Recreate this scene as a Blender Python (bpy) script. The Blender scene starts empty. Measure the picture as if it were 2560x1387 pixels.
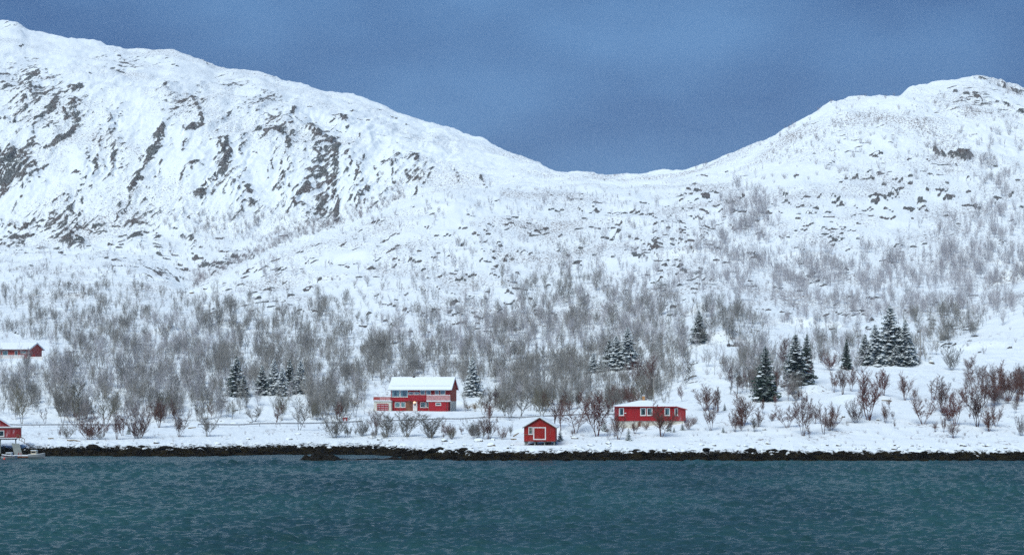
import bpy, math, random
import numpy as np
from mathutils import Vector, Matrix

# ------------------------------------------------------------------ camera, sky, sun, exposure
SC = bpy.context.scene
COL = SC.collection
FPX, HOR, CAMZ = 3900.0, 969.0, 12.0          # focal length (photo px), eye level row, eye height (m)

cam = bpy.data.cameras.new("camera"); cam_o = bpy.data.objects.new("camera", cam); COL.objects.link(cam_o)
cam_o.location = (0, 0, CAMZ); cam_o.rotation_euler = (math.pi / 2, 0, 0)
cam.sensor_width = 36.0; cam.lens = 36.0 * FPX / 2560.0
cam.shift_y = (HOR - 693.5) / 2560.0
cam.clip_start = 0.5; cam.clip_end = 9000
SC.camera = cam_o

SUN_EL, SUN_AZ = 50.0, -152.0                   # behind the camera, to its left (azimuth from +Y, clockwise)
W = bpy.data.worlds.new("World"); SC.world = W; W.use_nodes = True
nt = W.node_tree; nt.nodes.clear()
o_ = nt.nodes.new("ShaderNodeOutputWorld"); bg = nt.nodes.new("ShaderNodeBackground")
sky = nt.nodes.new("ShaderNodeTexSky"); sky.sky_type = 'NISHITA'; sky.sun_disc = False
sky.sun_elevation = math.radians(SUN_EL); sky.sun_rotation = math.radians(SUN_AZ)
sky.dust_density = 0.6; sky.ozone_density = 2.5
tc = nt.nodes.new("ShaderNodeTexCoord")
mp = nt.nodes.new("ShaderNodeMapping"); mp.inputs['Scale'].default_value = (2.0, 2.0, 4.5)
mp.inputs['Location'].default_value = (0.35, 0.1, 0.2)
nz = nt.nodes.new("ShaderNodeTexNoise"); nz.inputs['Scale'].default_value = 1.9
nz.inputs['Detail'].default_value = 4.0; nz.inputs['Roughness'].default_value = 0.45
rp = nt.nodes.new("ShaderNodeValToRGB")
rp.color_ramp.elements[0].position = 0.40; rp.color_ramp.elements[0].color = (0.28, 1.02, 2.85, 1)
rp.color_ramp.elements[1].position = 0.60; rp.color_ramp.elements[1].color = (0.90, 2.25, 4.7, 1)
mx = nt.nodes.new("ShaderNodeMix"); mx.data_type = 'RGBA'; mx.inputs['Factor'].default_value = 0.88
L = nt.links.new
L(tc.outputs['Generated'], mp.inputs['Vector']); L(mp.outputs['Vector'], nz.inputs['Vector'])
L(nz.outputs['Fac'], rp.inputs['Fac'])
L(sky.outputs['Color'], mx.inputs['A']); L(rp.outputs['Color'], mx.inputs['B'])
L(mx.outputs['Result'], bg.inputs['Color']); bg.inputs['Strength'].default_value = 0.050
L(bg.outputs['Background'], o_.inputs['Surface'])

sun = bpy.data.lights.new("sun", 'SUN'); sun.energy = 1.5; sun.angle = math.radians(45); sun.color = (0.97, 1.0, 0.95)
sun_o = bpy.data.objects.new("sun", sun); COL.objects.link(sun_o)
_e, _a = math.radians(SUN_EL), math.radians(SUN_AZ)
_d = Vector((math.sin(_a) * math.cos(_e), math.cos(_a) * math.cos(_e), math.sin(_e)))
sun_o.rotation_euler = _d.to_track_quat('Z', 'Y').to_euler()

SC.view_settings.view_transform = 'Standard'; SC.view_settings.look = 'None'
SC.view_settings.gamma = 1.0; SC.view_settings.exposure = 1.08
SC.render.engine = 'CYCLES'
SC.cycles.use_denoising = False
SC.cycles.max_bounces = 6; SC.cycles.diffuse_bounces = 3; SC.cycles.glossy_bounces = 2
SC.cycles.transmission_bounces = 2; SC.cycles.transparent_max_bounces = 6; SC.cycles.volume_bounces = 1

RNG = np.random.default_rng(11)
rnd = random.Random(5)

# ------------------------------------------------------------------ helpers
def mesh(name, V, F, mats=(), mi=None, smooth=False):
    m = bpy.data.meshes.new(name)
    if isinstance(F, np.ndarray):
        k = F.shape[1]
        m.vertices.add(len(V)); m.vertices.foreach_set("co", np.asarray(V, np.float32).ravel())
        m.loops.add(F.size); m.loops.foreach_set("vertex_index", F.astype(np.int32).ravel())
        m.polygons.add(len(F)); m.polygons.foreach_set("loop_start", np.arange(0, F.size, k, dtype=np.int32))
        m.update(calc_edges=True)
    else:
        m.from_pydata([tuple(v) for v in V], [], F)
    for a in mats: m.materials.append(a)
    if mi is not None: m.polygons.foreach_set("material_index", np.asarray(mi, np.int32))
    if smooth: m.polygons.foreach_set("use_smooth", np.ones(len(m.polygons), bool))
    m.update()
    return m

def obj(name, data, parent=None, loc=None, rz=None):
    o = bpy.data.objects.new(name, data); COL.objects.link(o)
    if parent is not None: o.parent = parent
    if loc is not None: o.location = loc
    if rz is not None: o.rotation_euler = (0, 0, rz)
    return o

def tag(o, label=None, cat=None, group=None, kind=None):
    if label: o["label"] = label
    if cat: o["category"] = cat
    if group: o["group"] = group
    if kind: o["kind"] = kind
    return o

def thing(name, label, cat, loc=(0, 0, 0), rz=0.0, group=None):
    return tag(obj(name, None, None, loc, rz), label, cat, group)

class MB:
    def __init__(s): s.V = []; s.F = []; s.M = []
    def add(s, V, F, m=0):
        b = len(s.V); s.V += [tuple(v) for v in V]
        for f in F: s.F.append(tuple(b + i for i in f)); s.M.append(m)
    def box(s, x0, x1, y0, y1, z0, z1, m=0):
        s.add([(x0,y0,z0),(x1,y0,z0),(x1,y1,z0),(x0,y1,z0),(x0,y0,z1),(x1,y0,z1),(x1,y1,z1),(x0,y1,z1)],
              [(0,3,2,1),(4,5,6,7),(0,1,5,4),(1,2,6,5),(2,3,7,6),(3,0,4,7)], m)
        return s
    def prism(s, poly, y0, y1, m=0):             # polygon in x,z extruded along y
        n = len(poly)
        s.add([(x, y0, z) for x, z in poly] + [(x, y1, z) for x, z in poly],
              [tuple(range(n)), tuple(range(2*n-1, n-1, -1))] + [(i, n+i, n+(i+1) % n, (i+1) % n) for i in range(n)], m)
        return s
    def prismx(s, poly, x0, x1, m=0):            # polygon in y,z extruded along x
        n = len(poly)
        s.add([(x0, y, z) for y, z in poly] + [(x1, y, z) for y, z in poly],
              [tuple(range(n-1, -1, -1)), tuple(range(n, 2*n))] + [((i+1) % n, n+(i+1) % n, n+i, i) for i in range(n)], m)
        return s
    def bar(s, p, q, w, h=None, m=0):            # square bar from p to q
        h = h or w; p = Vector(p); q = Vector(q); d = (q-p).normalized()
        a = d.cross(Vector((0,0,1)));
        if a.length < 1e-3: a = Vector((1,0,0))
        a.normalize(); b = d.cross(a)
        c = [a*(w/2)*i + b*(h/2)*j for i, j in ((-1,-1),(1,-1),(1,1),(-1,1))]
        s.add([p+k for k in c]+[q+k for k in c], [(0,1,2,3),(7,6,5,4),(0,4,5,1),(1,5,6,2),(2,6,7,3),(3,7,4,0)], m)
        return s
    def tube(s, pts, rad, n=6, m=0):
        pts = [Vector(p) for p in pts]; V = []; F = []
        for i, p in enumerate(pts):
            d = (pts[min(i+1, len(pts)-1)] - pts[max(i-1, 0)]).normalized()
            a = d.cross(Vector((0.3, 1, 0.1))).normalized(); b = d.cross(a)
            for k in range(n):
                t = 2*math.pi*k/n
                V.append(p + (a*math.cos(t)+b*math.sin(t))*rad[i])
        for i in range(len(pts)-1):
            for k in range(n):
                F.append((i*n+k, i*n+(k+1) % n, (i+1)*n+(k+1) % n, (i+1)*n+k))
        F.append(tuple(range(n-1, -1, -1))); F.append(tuple(range((len(pts)-1)*n, len(pts)*n)))
        s.add(V, F, m); return s
    def mesh(s, name, mats, smooth=False):
        return mesh(name, s.V, s.F, mats if isinstance(mats, (list, tuple)) else [mats], s.M, smooth)
    def build(s, name, mats, parent=None, loc=None, rz=None, smooth=False):
        return obj(name, s.mesh(name, mats, smooth), parent, loc, rz)

# ---- numpy gradient noise
_perm = RNG.permutation(512)
_ang = RNG.uniform(0, 2*np.pi, 512); _gx, _gy = np.cos(_ang), np.sin(_ang)
def perlin(x, y, seed=0):
    xi = np.floor(x).astype(np.int64); yi = np.floor(y).astype(np.int64)
    xf = x - xi; yf = y - yi
    u = xf*xf*xf*(xf*(xf*6-15)+10); v = yf*yf*yf*(yf*(yf*6-15)+10)
    def g(ix, iy, dx, dy):
        h = _perm[(_perm[(ix+seed*17) & 511] + iy*3 + seed*31) & 511]
        return _gx[h]*dx + _gy[h]*dy
    a = g(xi, yi, xf, yf); b = g(xi+1, yi, xf-1, yf); c = g(xi, yi+1, xf, yf-1); d = g(xi+1, yi+1, xf-1, yf-1)
    return (a + u*(b-a) + v*((c + u*(d-c)) - (a + u*(b-a)))) * 1.5
def fbm(x, y, octv=4, seed=0, gain=0.5):
    r = np.zeros_like(x); a = 1.0
    for i in range(octv):
        r += a*perlin(x*2**i, y*2**i, seed+i); a *= gain
    return r
def sstep(a, b, x):
    t = np.clip((x-a)/(b-a), 0, 1); return t*t*(3-2*t)
def gsm(A, s, axis):
    if s <= 0: return A
    n = int(3*s)+1; k = np.exp(-0.5*(np.arange(-n, n+1)/s)**2); k /= k.sum()
    P = np.pad(A, [(n, n) if i == axis else (0, 0) for i in range(A.ndim)], mode='edge')
    return np.apply_along_axis(lambda v: np.convolve(v, k, 'valid'), axis, P)

# ------------------------------------------------------------------ materials
class NT:
    def __init__(s, name):
        s.m = bpy.data.materials.new(name); s.m.use_nodes = True; s.t = s.m.node_tree
        s.b = s.t.nodes['Principled BSDF']; s.out = s.t.nodes['Material Output']
        s.b.inputs['Specular IOR Level'].default_value = 0.25
    def n(s, kind, **kw):
        x = s.t.nodes.new(kind)
        for k, v in kw.items():
            if k in x.inputs: x.inputs[k].default_value = v
            else: setattr(x, k, v)
        return x
    def l(s, a, b): s.t.links.new(a, b)
    def noise(s, scale, detail=4, rough=0.55, vec=None, stretch=None):
        x = s.n("ShaderNodeTexNoise", Scale=scale, Detail=detail, Roughness=rough)
        if vec is None: vec = s.n("ShaderNodeTexCoord").outputs['Object']
        if stretch is not None:
            mpn = s.n("ShaderNodeMapping", Scale=stretch); s.l(vec, mpn.inputs['Vector']); vec = mpn.outputs['Vector']
        s.l(vec, x.inputs['Vector']); return x.outputs['Fac']
    def math(s, op, a, b=None, clamp=False):
        x = s.n("ShaderNodeMath", operation=op); x.use_clamp = clamp
        for i, q in enumerate((a, b)):
            if q is None: continue
            if isinstance(q, (int, float)): x.inputs[i].default_value = q
            else: s.l(q, x.inputs[i])
        return x.outputs[0]
    def step(s, a, b, v):
        x = s.n("ShaderNodeMapRange"); x.interpolation_type = 'SMOOTHSTEP'
        x.inputs['From Min'].default_value = a; x.inputs['From Max'].default_value = b
        s.l(v, x.inputs['Value']); return x.outputs['Result']
    def mix(s, f, a, b):
        x = s.n("ShaderNodeMix", data_type='RGBA')
        for k, q in (('Factor', f), ('A', a), ('B', b)):
            if isinstance(q, (int, float)): x.inputs[k].default_value = q
            elif isinstance(q, tuple): x.inputs[k].default_value = (*q, 1) if len(q) == 3 else q
            else: s.l(q, x.inputs[k])
        return x.outputs['Result']
    def bump(s, h, strength=0.3, dist=0.1):
        x = s.n("ShaderNodeBump", Strength=strength, Distance=dist); s.l(h, x.inputs['Height']); s.l(x.outputs['Normal'], s.b.inputs['Normal'])
    def col(s, c):
        if isinstance(c, tuple): s.b.inputs['Base Color'].default_value = (*c, 1)
        else: s.l(c, s.b.inputs['Base Color'])
        return s
    def rough(s, r):
        if isinstance(r, (int, float)): s.b.inputs['Roughness'].default_value = r
        else: s.l(r, s.b.inputs['Roughness'])
        return s
    def upz(s):
        g = s.n("ShaderNodeNewGeometry"); x = s.n("ShaderNodeSeparateXYZ"); s.l(g.outputs['Normal'], x.inputs[0]); return x.outputs['Z']

SNOW = (0.80, 0.86, 0.89)
def mat_plain(name, c, rough=0.7, var=0.15, scale=3.0, stretch=None, snow=None, spec=0.25, metal=0.0):
    t = NT(name); n = t.noise(scale, 4, 0.6, stretch=stretch)
    lo = tuple(max(0, k*(1-var)) for k in c); hi = tuple(min(1, k*(1+var)) for k in c)
    cc = t.mix(t.step(0.3, 0.7, n), lo, hi)
    if snow:
        up = t.math('ADD', t.upz(), t.math('MULTIPLY', t.math('SUBTRACT', t.noise(scale*1.7, 3), 0.5), 0.5))
        cc = t.mix(t.step(snow[0], snow[1], up), cc, SNOW)
    t.col(cc).rough(rough); t.b.inputs['Specular IOR Level'].default_value = spec; t.b.inputs['Metallic'].default_value = metal
    return t.m

def mat_boards(name, c, pitch=0.14, vertical=True, wear=0.25, pale=(0.5, 0.42, 0.4)):
    """painted boarding: narrow joints between boards, weathering per board"""
    t = NT(name); tcn = t.n("ShaderNodeTexCoord"); sp = t.n("ShaderNodeSeparateXYZ"); t.l(tcn.outputs['Object'], sp.inputs[0])
    ax = t.math('ADD', sp.outputs['X'], sp.outputs['Y']) if vertical else sp.outputs['Z']
    q = t.math('DIVIDE', ax, pitch); fr = t.math('FRACT', q)
    joint = t.math('GREATER_THAN', t.math('ABSOLUTE', t.math('SUBTRACT', fr, 0.5)), 0.43)
    cell = t.n("ShaderNodeTexWhiteNoise", noise_dimensions='1D'); t.l(t.math('FLOOR', q), cell.inputs['W'])
    n = t.noise(1.4, 5, 0.65, stretch=(1, 1, 0.35) if vertical else (0.35, 0.35, 1))
    base = t.mix(t.math('MULTIPLY', cell.outputs['Value'], 0.6), tuple(k*0.78 for k in c), tuple(min(1, k*1.15) for k in c))
    base = t.mix(t.math('MULTIPLY', t.step(0.52, 0.78, n), wear), base, pale)
    base = t.mix(t.math('MULTIPLY', joint, 0.55), base, tuple(k*0.35 for k in c))
    t.col(base).rough(0.75)
    t.bump(t.math('SUBTRACT', 1.0, joint), 0.5, 0.02)
    return t.m

def mat_snow(name="snow"):
    t = NT(name)
    n = t.noise(1.2, 5, 0.6)
    t.col(t.mix(n, (0.77, 0.835, 0.87), (0.84, 0.89, 0.91))).rough(0.8)
    t.bump(t.noise(2.5, 5, 0.6), 0.35, 0.06)
    return t.m

M = {}
M['snow'] = mat_snow()
# hillside: snow lying on rock; the "rock" attribute says where the rock is bare
def mat_terrain():
    t = NT("snowy_hillside")
    at = t.n("ShaderNodeAttribute", attribute_name="rock"); rock = at.outputs['Fac']
    gr = t.n("ShaderNodeAttribute", attribute_name="heath").outputs['Fac']
    geo = t.n("ShaderNodeNewGeometry"); pos = geo.outputs['Position']
    sp = t.n("ShaderNodeSeparateXYZ"); t.l(pos, sp.inputs[0])
    nf = t.noise(0.55, 6, 0.68, vec=pos, stretch=(1, 1, 0.6))
    nm = t.noise(0.09, 5, 0.6, vec=pos)
    cxy = t.n("ShaderNodeCombineXYZ")
    t.l(t.math('MULTIPLY', t.math('SUBTRACT', sp.outputs['X'], t.math('MULTIPLY', sp.outputs['Z'], 0.55)), 0.42), cxy.inputs['X'])
    t.l(t.math('MULTIPLY', sp.outputs['Y'], 0.10), cxy.inputs['Y']); t.l(t.math('MULTIPLY', sp.outputs['Z'], 0.075), cxy.inputs['Z'])
    nst = t.n("ShaderNodeTexNoise", Scale=1.0, Detail=7, Roughness=0.68); t.l(cxy.outputs[0], nst.inputs['Vector'])
    nn = t.math('ADD', t.math('MULTIPLY', t.math('SUBTRACT', nst.outputs['Fac'], 0.5), 1.9), t.math('MULTIPLY', t.math('SUBTRACT', nf, 0.5), 0.55))
    r = t.math('ADD', rock, nn)
    rf = t.step(0.43, 0.64, r)
    rockc = t.mix(t.step(0.38, 0.62, nm), (0.052, 0.056, 0.052), (0.080, 0.058, 0.050))
    rockc = t.mix(t.step(0.45, 0.75, t.noise(0.3, 5, 0.7, vec=pos)), rockc, (0.115, 0.118, 0.112))
    rockc = t.mix(t.math('MULTIPLY', t.step(0.50, 0.68, t.noise(1.5, 5, 0.75, vec=pos, stretch=(1, 1, 0.5))), 0.65), rockc, (0.62, 0.68, 0.71))
    # heather and grass tips poking through thin snow
    nh = t.noise(1.1, 5, 0.75, vec=pos)
    hf = t.math('MULTIPLY', t.step(0.60, 0.68, t.math('ADD', nh, t.math('MULTIPLY', gr, 0.16))), t.step(0.02, 0.3, gr))
    ns = t.noise(0.35, 5, 0.6, vec=pos)
    snow = t.mix(ns, (0.77, 0.835, 0.87), (0.85, 0.90, 0.92))
    c = t.mix(hf, snow, (0.17, 0.13, 0.115))
    c = t.mix(rf, c, rockc)
    # tide zone: wet rock and bladder weed below the high water mark
    tz = t.math('ADD', sp.outputs['Z'], t.math('MULTIPLY', t.math('SUBTRACT', t.noise(0.7, 7, 0.76, vec=pos), 0.5), 3.1))
    tf = t.step(1.42, 1.22, tz)
    weed = t.mix(t.step(0.42, 0.62, t.noise(0.45, 5, 0.7, vec=pos)), (0.005, 0.004, 0.003), (0.021, 0.016, 0.007))
    c = t.mix(tf, c, weed)
    t.col(c).rough(0.8)
    t.l(t.math('MULTIPLY', t.math('SUBTRACT', 1.0, tf), 0.15), t.b.inputs['Specular IOR Level'])
    hgt = t.math('ADD', t.math('MULTIPLY', t.noise(1.6, 5, 0.7, vec=pos), t.math('MULTIPLY', tf, 2.0)), t.math('MULTIPLY', ns, 0.4))
    hgt = t.math('ADD', hgt, t.math('MULTIPLY', t.math('MULTIPLY', nf, rf), 1.6))
    t.bump(hgt, 0.5, 0.5)
    return t.m
M['terrain'] = mat_terrain()

def mat_water():
    t = NT("sea_water")
    pos = t.n("ShaderNodeNewGeometry").outputs['Position']
    n1 = t.noise(1.6, 5, 0.62, vec=pos, stretch=(0.34, 1.0, 1))
    n2 = t.noise(5.5, 3, 0.6, vec=pos, stretch=(0.4, 1.0, 1))
    patch = t.noise(0.028, 3, 0.5, vec=pos, stretch=(1, 0.6, 1))
    t.col(t.mix(t.step(0.35, 0.65, patch), (0.016, 0.052, 0.057), (0.023, 0.080, 0.080))).rough(0.31)
    t.b.inputs['IOR'].default_value = 1.333; t.b.inputs['Specular IOR Level'].default_value = 0.42
    t.bump(t.math('ADD', n1, t.math('MULTIPLY', n2, 0.3)), 0.9, 0.22)
    return t.m
M['water'] = mat_water()

def mat_twig(name, base, frost, f0, vary=0.35, usecol=True):
    """bare bark with snow and rime lying on the upper side"""
    t = NT(name)
    oi = t.n("ShaderNodeObjectInfo")
    c = oi.outputs['Color'] if usecol else t.mix(oi.outputs['Random'], tuple(k*(1-vary) for k in base), tuple(k*(1+vary) for k in base))
    up = t.upz()
    fr = t.math('MULTIPLY', t.step(-0.15, 0.55, up), f0)
    t.col(t.mix(fr, c, frost)).rough(0.85); t.b.inputs['Specular IOR Level'].default_value = 0.1
    return t.m
M['twig'] = mat_twig("birch_twigs", (0, 0, 0), (0.70, 0.75, 0.78), 0.07)
M['bark'] = mat_twig("birch_bark", (0, 0, 0), (0.75, 0.8, 0.83), 0.2)
M['wood_rime'] = mat_twig("heavily_rimed_birch", (0.36, 0.335, 0.35), (0.74, 0.79, 0.82), 0.5, 0.30, usecol=False)
M['wood_far'] = mat_twig("rimed_birch", (0.190, 0.174, 0.152), (0.72, 0.76, 0.78), 0.34, 0.4, usecol=False)
M['heather'] = mat_twig("bare_shrub", (0.20, 0.155, 0.155), (0.70, 0.75, 0.79), 0.35, 0.45, usecol=False)
M['needle'] = mat_plain("spruce_needles", (0.058, 0.098, 0.078), 0.8, 0.5, 2.5, snow=(0.62, 1.0), spec=0.1)
M['needledark'] = mat_plain("dark_spruce_needles", (0.036, 0.068, 0.050), 0.85, 0.5, 2.5, snow=(0.78, 1.15), spec=0.1)
M['trunk'] = mat_plain("spruce_bark", (0.07, 0.05, 0.04), 0.9, 0.3, 6)
M['rock'] = mat_plain("bare_rock", (0.10, 0.09, 0.08), 0.85, 0.45, 1.6)
M['wetrock'] = mat_plain("weed_covered_rock", (0.010, 0.008, 0.005), 0.9, 0.7, 2.2, spec=0.08)
M['tanrock'] = mat_plain("tan_rock", (0.155, 0.12, 0.085), 0.85, 0.4, 1.6)
M['red'] = mat_boards("red_boarding", (0.38, 0.016, 0.022), 0.15, True, 0.16, (0.36, 0.10, 0.09))
M['redh'] = mat_boards("red_weatherboard", (0.39, 0.016, 0.026), 0.17, False, 0.14, (0.36, 0.10, 0.09))
M['redsmooth'] = mat_plain("red_panel_paint", (0.28, 0.010, 0.018), 0.55, 0.12, 1.0)
M['redorange'] = mat_boards("orange_red_boarding", (0.34, 0.055, 0.030), 0.15, True, 0.2, (0.4, 0.16, 0.1))  # more orange than the front boarding
M['redold'] = mat_boards("worn_red_boarding", (0.34, 0.018, 0.014), 0.16, True, 0.5, (0.30, 0.13, 0.11))
M['redpale'] = mat_boards("faded_red_boarding", (0.46, 0.090, 0.075), 0.16, False, 0.3, (0.5, 0.3, 0.3))
M['frosted'] = mat_boards("rimed_red_boarding", (0.33, 0.035, 0.04), 0.16, True, 0.8, (0.55, 0.45, 0.48))
M['white'] = mat_plain("white_paint", (0.72, 0.72, 0.70), 0.6, 0.08, 2)
M['cream'] = mat_plain("cream_render", (0.56, 0.54, 0.47), 0.85, 0.14, 1.2)
M['concrete'] = mat_plain("grey_concrete", (0.42, 0.43, 0.42), 0.9, 0.15, 1.5)
M['brown'] = mat_plain("brown_timber", (0.20, 0.085, 0.05), 0.8, 0.3, 2)
M['dark'] = mat_plain("interior_shade_paint", (0.018, 0.022, 0.028), 0.9, 0.3, 1)  # near-black colour carries the shade behind panes
M['darkwood'] = mat_plain("weathered_dark_timber", (0.055, 0.045, 0.038), 0.9, 0.35, 3)
M['greywood'] = mat_plain("weathered_grey_timber", (0.23, 0.25, 0.23), 0.85, 0.25, 3)
M['tanwood'] = mat_plain("tan_timber", (0.23, 0.17, 0.10), 0.85, 0.25, 3)
M['curtain'] = mat_plain("pale_curtain", (0.40, 0.50, 0.50), 0.9, 0.15, 4, stretch=(3, 1, 0.3))
M['railwhite'] = mat_plain("frosted_pink_rail", (0.50, 0.28, 0.28), 0.8, 0.25, 2)
M['steel'] = mat_plain("galvanised_steel", (0.30, 0.31, 0.33), 0.5, 0.2, 3, metal=0.3)
M['polewood'] = mat_plain("pole_timber", (0.33, 0.31, 0.28), 0.9, 0.2, 3)
M['paleorange'] = mat_plain("orange_brick", (0.46, 0.24, 0.10), 0.9, 0.2, 6)
M['tan'] = mat_plain("tan_dry_twigs", (0.30, 0.22, 0.13), 0.9, 0.2, 3)
M['hull'] = mat_plain("white_boat_hull", (0.55, 0.57, 0.57), 0.4, 0.1, 2)
M['hullgrey'] = mat_plain("grey_boat_hull", (0.36, 0.38, 0.38), 0.5, 0.12, 2)
M['purple'] = mat_plain("maroon_stripe", (0.07, 0.02, 0.05), 0.4, 0.1, 2)
M['beige'] = mat_plain("beige_canvas", (0.55, 0.48, 0.36), 0.8, 0.1, 2)
M['buoy'] = mat_plain("orange_buoy", (0.75, 0.09, 0.05), 0.4, 0.1, 2)
M['black'] = mat_plain("black_plastic", (0.02, 0.02, 0.022), 0.5, 0.2, 2)
M['feather'] = mat_plain("white_feather", (0.8, 0.8, 0.8), 0.7, 0.05, 9)
M['featherg'] = mat_plain("grey_feather", (0.35, 0.37, 0.40), 0.7, 0.05, 9)
M['beak'] = mat_plain("yellow_beak", (0.6, 0.35, 0.05), 0.6, 0.05, 9)
def mat_glass():
    t = NT("window_glass"); t.t.nodes.remove(t.b)
    tr = t.n("ShaderNodeBsdfTransparent"); gl = t.n("ShaderNodeBsdfGlossy", Roughness=0.03)
    tr.inputs['Color'].default_value = (0.80, 0.9, 0.9, 1); gl.inputs['Color'].default_value = (0.85, 0.95, 0.97, 1)
    m_ = t.n("ShaderNodeMixShader"); m_.inputs[0].default_value = 0.22
    t.l(tr.outputs[0], m_.inputs[1]); t.l(gl.outputs[0], m_.inputs[2]); t.l(m_.outputs[0], t.out.inputs['Surface'])
    return t.m
M['glass'] = mat_glass()
def mat_lamp():
    t = NT("lamp_glow"); t.b.inputs['Emission Color'].default_value = (1, 0.62, 0.22, 1); t.b.inputs['Emission Strength'].default_value = 5.0
    return t.m
M['lamp'] = mat_lamp()

# ------------------------------------------------------------------ hillside
# Contour lines of the land from the waterline up to the skyline: (photo column, photo row, distance in m).
# Row and distance together give the real height of the land there.
DX = 2.74                                                   # column spacing where the photo looks; coarser beside it
xs = np.concatenate([np.linspace(-1000, -112, 70), np.arange(-100, 2662, DX), np.linspace(2674, 3600, 70)]); NC = len(xs)
def zy(v, Y): return CAMZ + (HOR - v)*Y/FPX
SKY = [(-330,20),(-60,42),(0,50),(20,51),(45,58),(70,75),(120,85),(200,97),(270,110),(320,122),(400,128),(440,130),(490,148),(515,155),(540,167),(600,172),(650,180),
       (700,198),(800,220),(880,238),(940,260),(1000,285),(1060,300),(1130,322),(1200,345),(1250,370),(1300,390),(1340,410),(1385,432),
       (1410,430),(1500,436),(1600,436),(1635,431),(1660,430),(1700,438),(1740,425),(1800,395),(1870,370),(1930,350),(1975,320),(2030,285),
       (2080,245),(2130,240),(2250,236),(2270,222),(2340,208),(2400,200),(2440,190),(2460,187),(2500,200),(2560,225),(2700,270),(2890,330)]
SKYY = [(-330,1280),(0,1250),(600,1230),(1000,1180),(1300,1080),(1400,1000),(1700,980),(1900,930),(2100,915),(2460,960),(2560,980),(2890,1000)]
def cv(pts): return pts
CURVES = [
 ('C0', [(-330,'w',274),(560,'w',274),(640,'w',280),(960,'w',281),(1040,'w',262),(1100,'w',258),(2890,'w',257)], 16),
 ('C1', [(-330,1122,281),(560,1123,280),(640,1122,287),(960,1122,287),(1040,1126,270),(1150,1127,264),(2000,1129,262.5),(2890,1128,262)], 12),
 ('C2', [(-330,1098,290),(400,1104,291),(640,1108,296),(900,1108,296),(1060,1110,282),(1250,1110,272),(1500,1108,271),(2000,1104,270),(2890,1100,270)], 10),
 ('C3', [(-330,1078,315),(400,1080,312),(700,1080,314),(950,1079,314),(1250,1078,300),(1500,1076,293),(1750,1066,288),(2000,1062,286),(2300,1062,288),(2890,1055,288)], 12),
 ('C4', [(-330,1069,336),(400,1068,336),(700,1066,336),(900,1061,338),(1000,1056,336),(1300,1048,330),(1560,1040,318),(1750,1030,310),(2000,1020,308),(2300,1015,308),(2890,1005,308)], 12),
 ('C5', [(-330,1065,345),(400,1064,345),(700,1062,345),(900,1056,347),(1000,1050,345),(1300,1043,339),(1560,1035,328),(1750,1005,325),(2000,990,328),(2300,985,330),(2890,975,330)], 12),
 ('C6', [(-330,1020,370),(200,1030,365),(500,1035,362),(700,1040,362),(850,1030,366),(940,1027,371),(1200,1026,372),(1320,1012,374),(1500,1005,370),(1700,985,352),(1850,965,352),(2000,950,360),(2300,940,364),(2890,935,365)], 12),
 ('C7', [(-330,905,425),(100,897,432),(300,910,432),(600,925,430),(1000,935,428),(1400,930,428),(1600,920,425),(1750,870,400),(1900,880,395),(2050,900,395),(2230,905,398),(2350,890,410),(2560,870,410),(2890,850,410)], 16),
 ('C8', [(-330,800,540),(300,805,540),(600,815,530),(900,830,520),(1400,820,520),(1650,800,500),(1760,772,480),(1900,790,480),(2100,800,480),(2300,790,490),(2420,800,490),(2560,745,480),(2700,700,480),(2890,660,480)], 18),
 ('C9', [(-330,715,660),(0,712,650),(300,725,640),(470,760,620),(700,715,630),(1000,690,620),(1400,690,620),(1800,685,590),(2200,685,590),(2400,690,590),(2560,690,590),(2890,650,590)], 18),
 ('CR', [(-330,670,740),(0,668,740),(300,660,735),(420,700,690),(470,737,665),(560,690,680),(700,620,700),(860,570,720),(960,530,740),(1030,500,750),(1130,475,760),(1250,474,775),(1400,485,785),(1600,492,785),(1700,500,775),(1800,520,735),(2000,520,700),(2890,560,700)], 6),
 ('CV', [(-330,640,820),(0,636,820),(300,630,815),(420,660,790),(470,705,745),(560,680,760),(700,640,800),(860,592,830),(960,540,840),(1030,508,840),(1130,482,840),(1250,470,850),(1400,462,855),(1600,466,850),(1800,450,820),(2000,430,775),(2890,450,775)], 12),
 ('CB', [(-330,605,862),(0,605,860),(300,592,860),(500,592,862),(700,580,870),(860,555,880),(1000,500,895),(1150,465,900),(1250,456,900),(1400,449,900),(1600,452,900),(1800,425,860),(2000,380,815),(2200,370,815),(2890,380,830)], 14),
 ('CM', [(-330,400,925),(0,400,925),(300,400,928),(600,400,935),(860,420,950),(1000,400,960),(1150,410,960),(1300,432,950),(1400,443,940),(1700,443,930),(1800,412,890),(2000,330,850),(2200,300,850),(2890,300,870)], 30),
 ('CU', [(-330,200,1020),(0,205,1020),(300,225,1020),(600,262,1020),(860,295,1040),(1000,325,1040),(1150,360,1040),(1300,408,1000),(1385,437,965),(1700,440,950),(1800,403,910),(2000,308,880),(2130,258,885),(2350,250,890),(2560,260,900),(2890,330,920)], 30),
]
Yc, Zc, nrow = [], [], []
for nm, pts, sm in CURVES:
    px = [p[0] for p in pts]
    Yv = gsm(np.interp(xs, px, [p[2] for p in pts]), sm, 0)
    if pts[0][1] == 'w': zv = np.zeros(NC)
    else: zv = zy(gsm(np.interp(xs, px, [p[1] for p in pts]), sm, 0), Yv)
    if nm == 'C0': Yv = Yv + 1.6*perlin(xs/40, xs*0+3.3, 3) + 0.9*perlin(xs/13, xs*0+1.7, 4)
    if nm == 'C1': zv = zv + 0.28*perlin(xs/55, xs*0+2.1, 6) + 0.16*perlin(xs/17, xs*0+5.1, 7)
    if nm in ('C5',): zv = np.where(xs < 1600, Zc[-1]+0.05, zv)
    Yc.append(Yv); Zc.append(zv)
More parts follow.
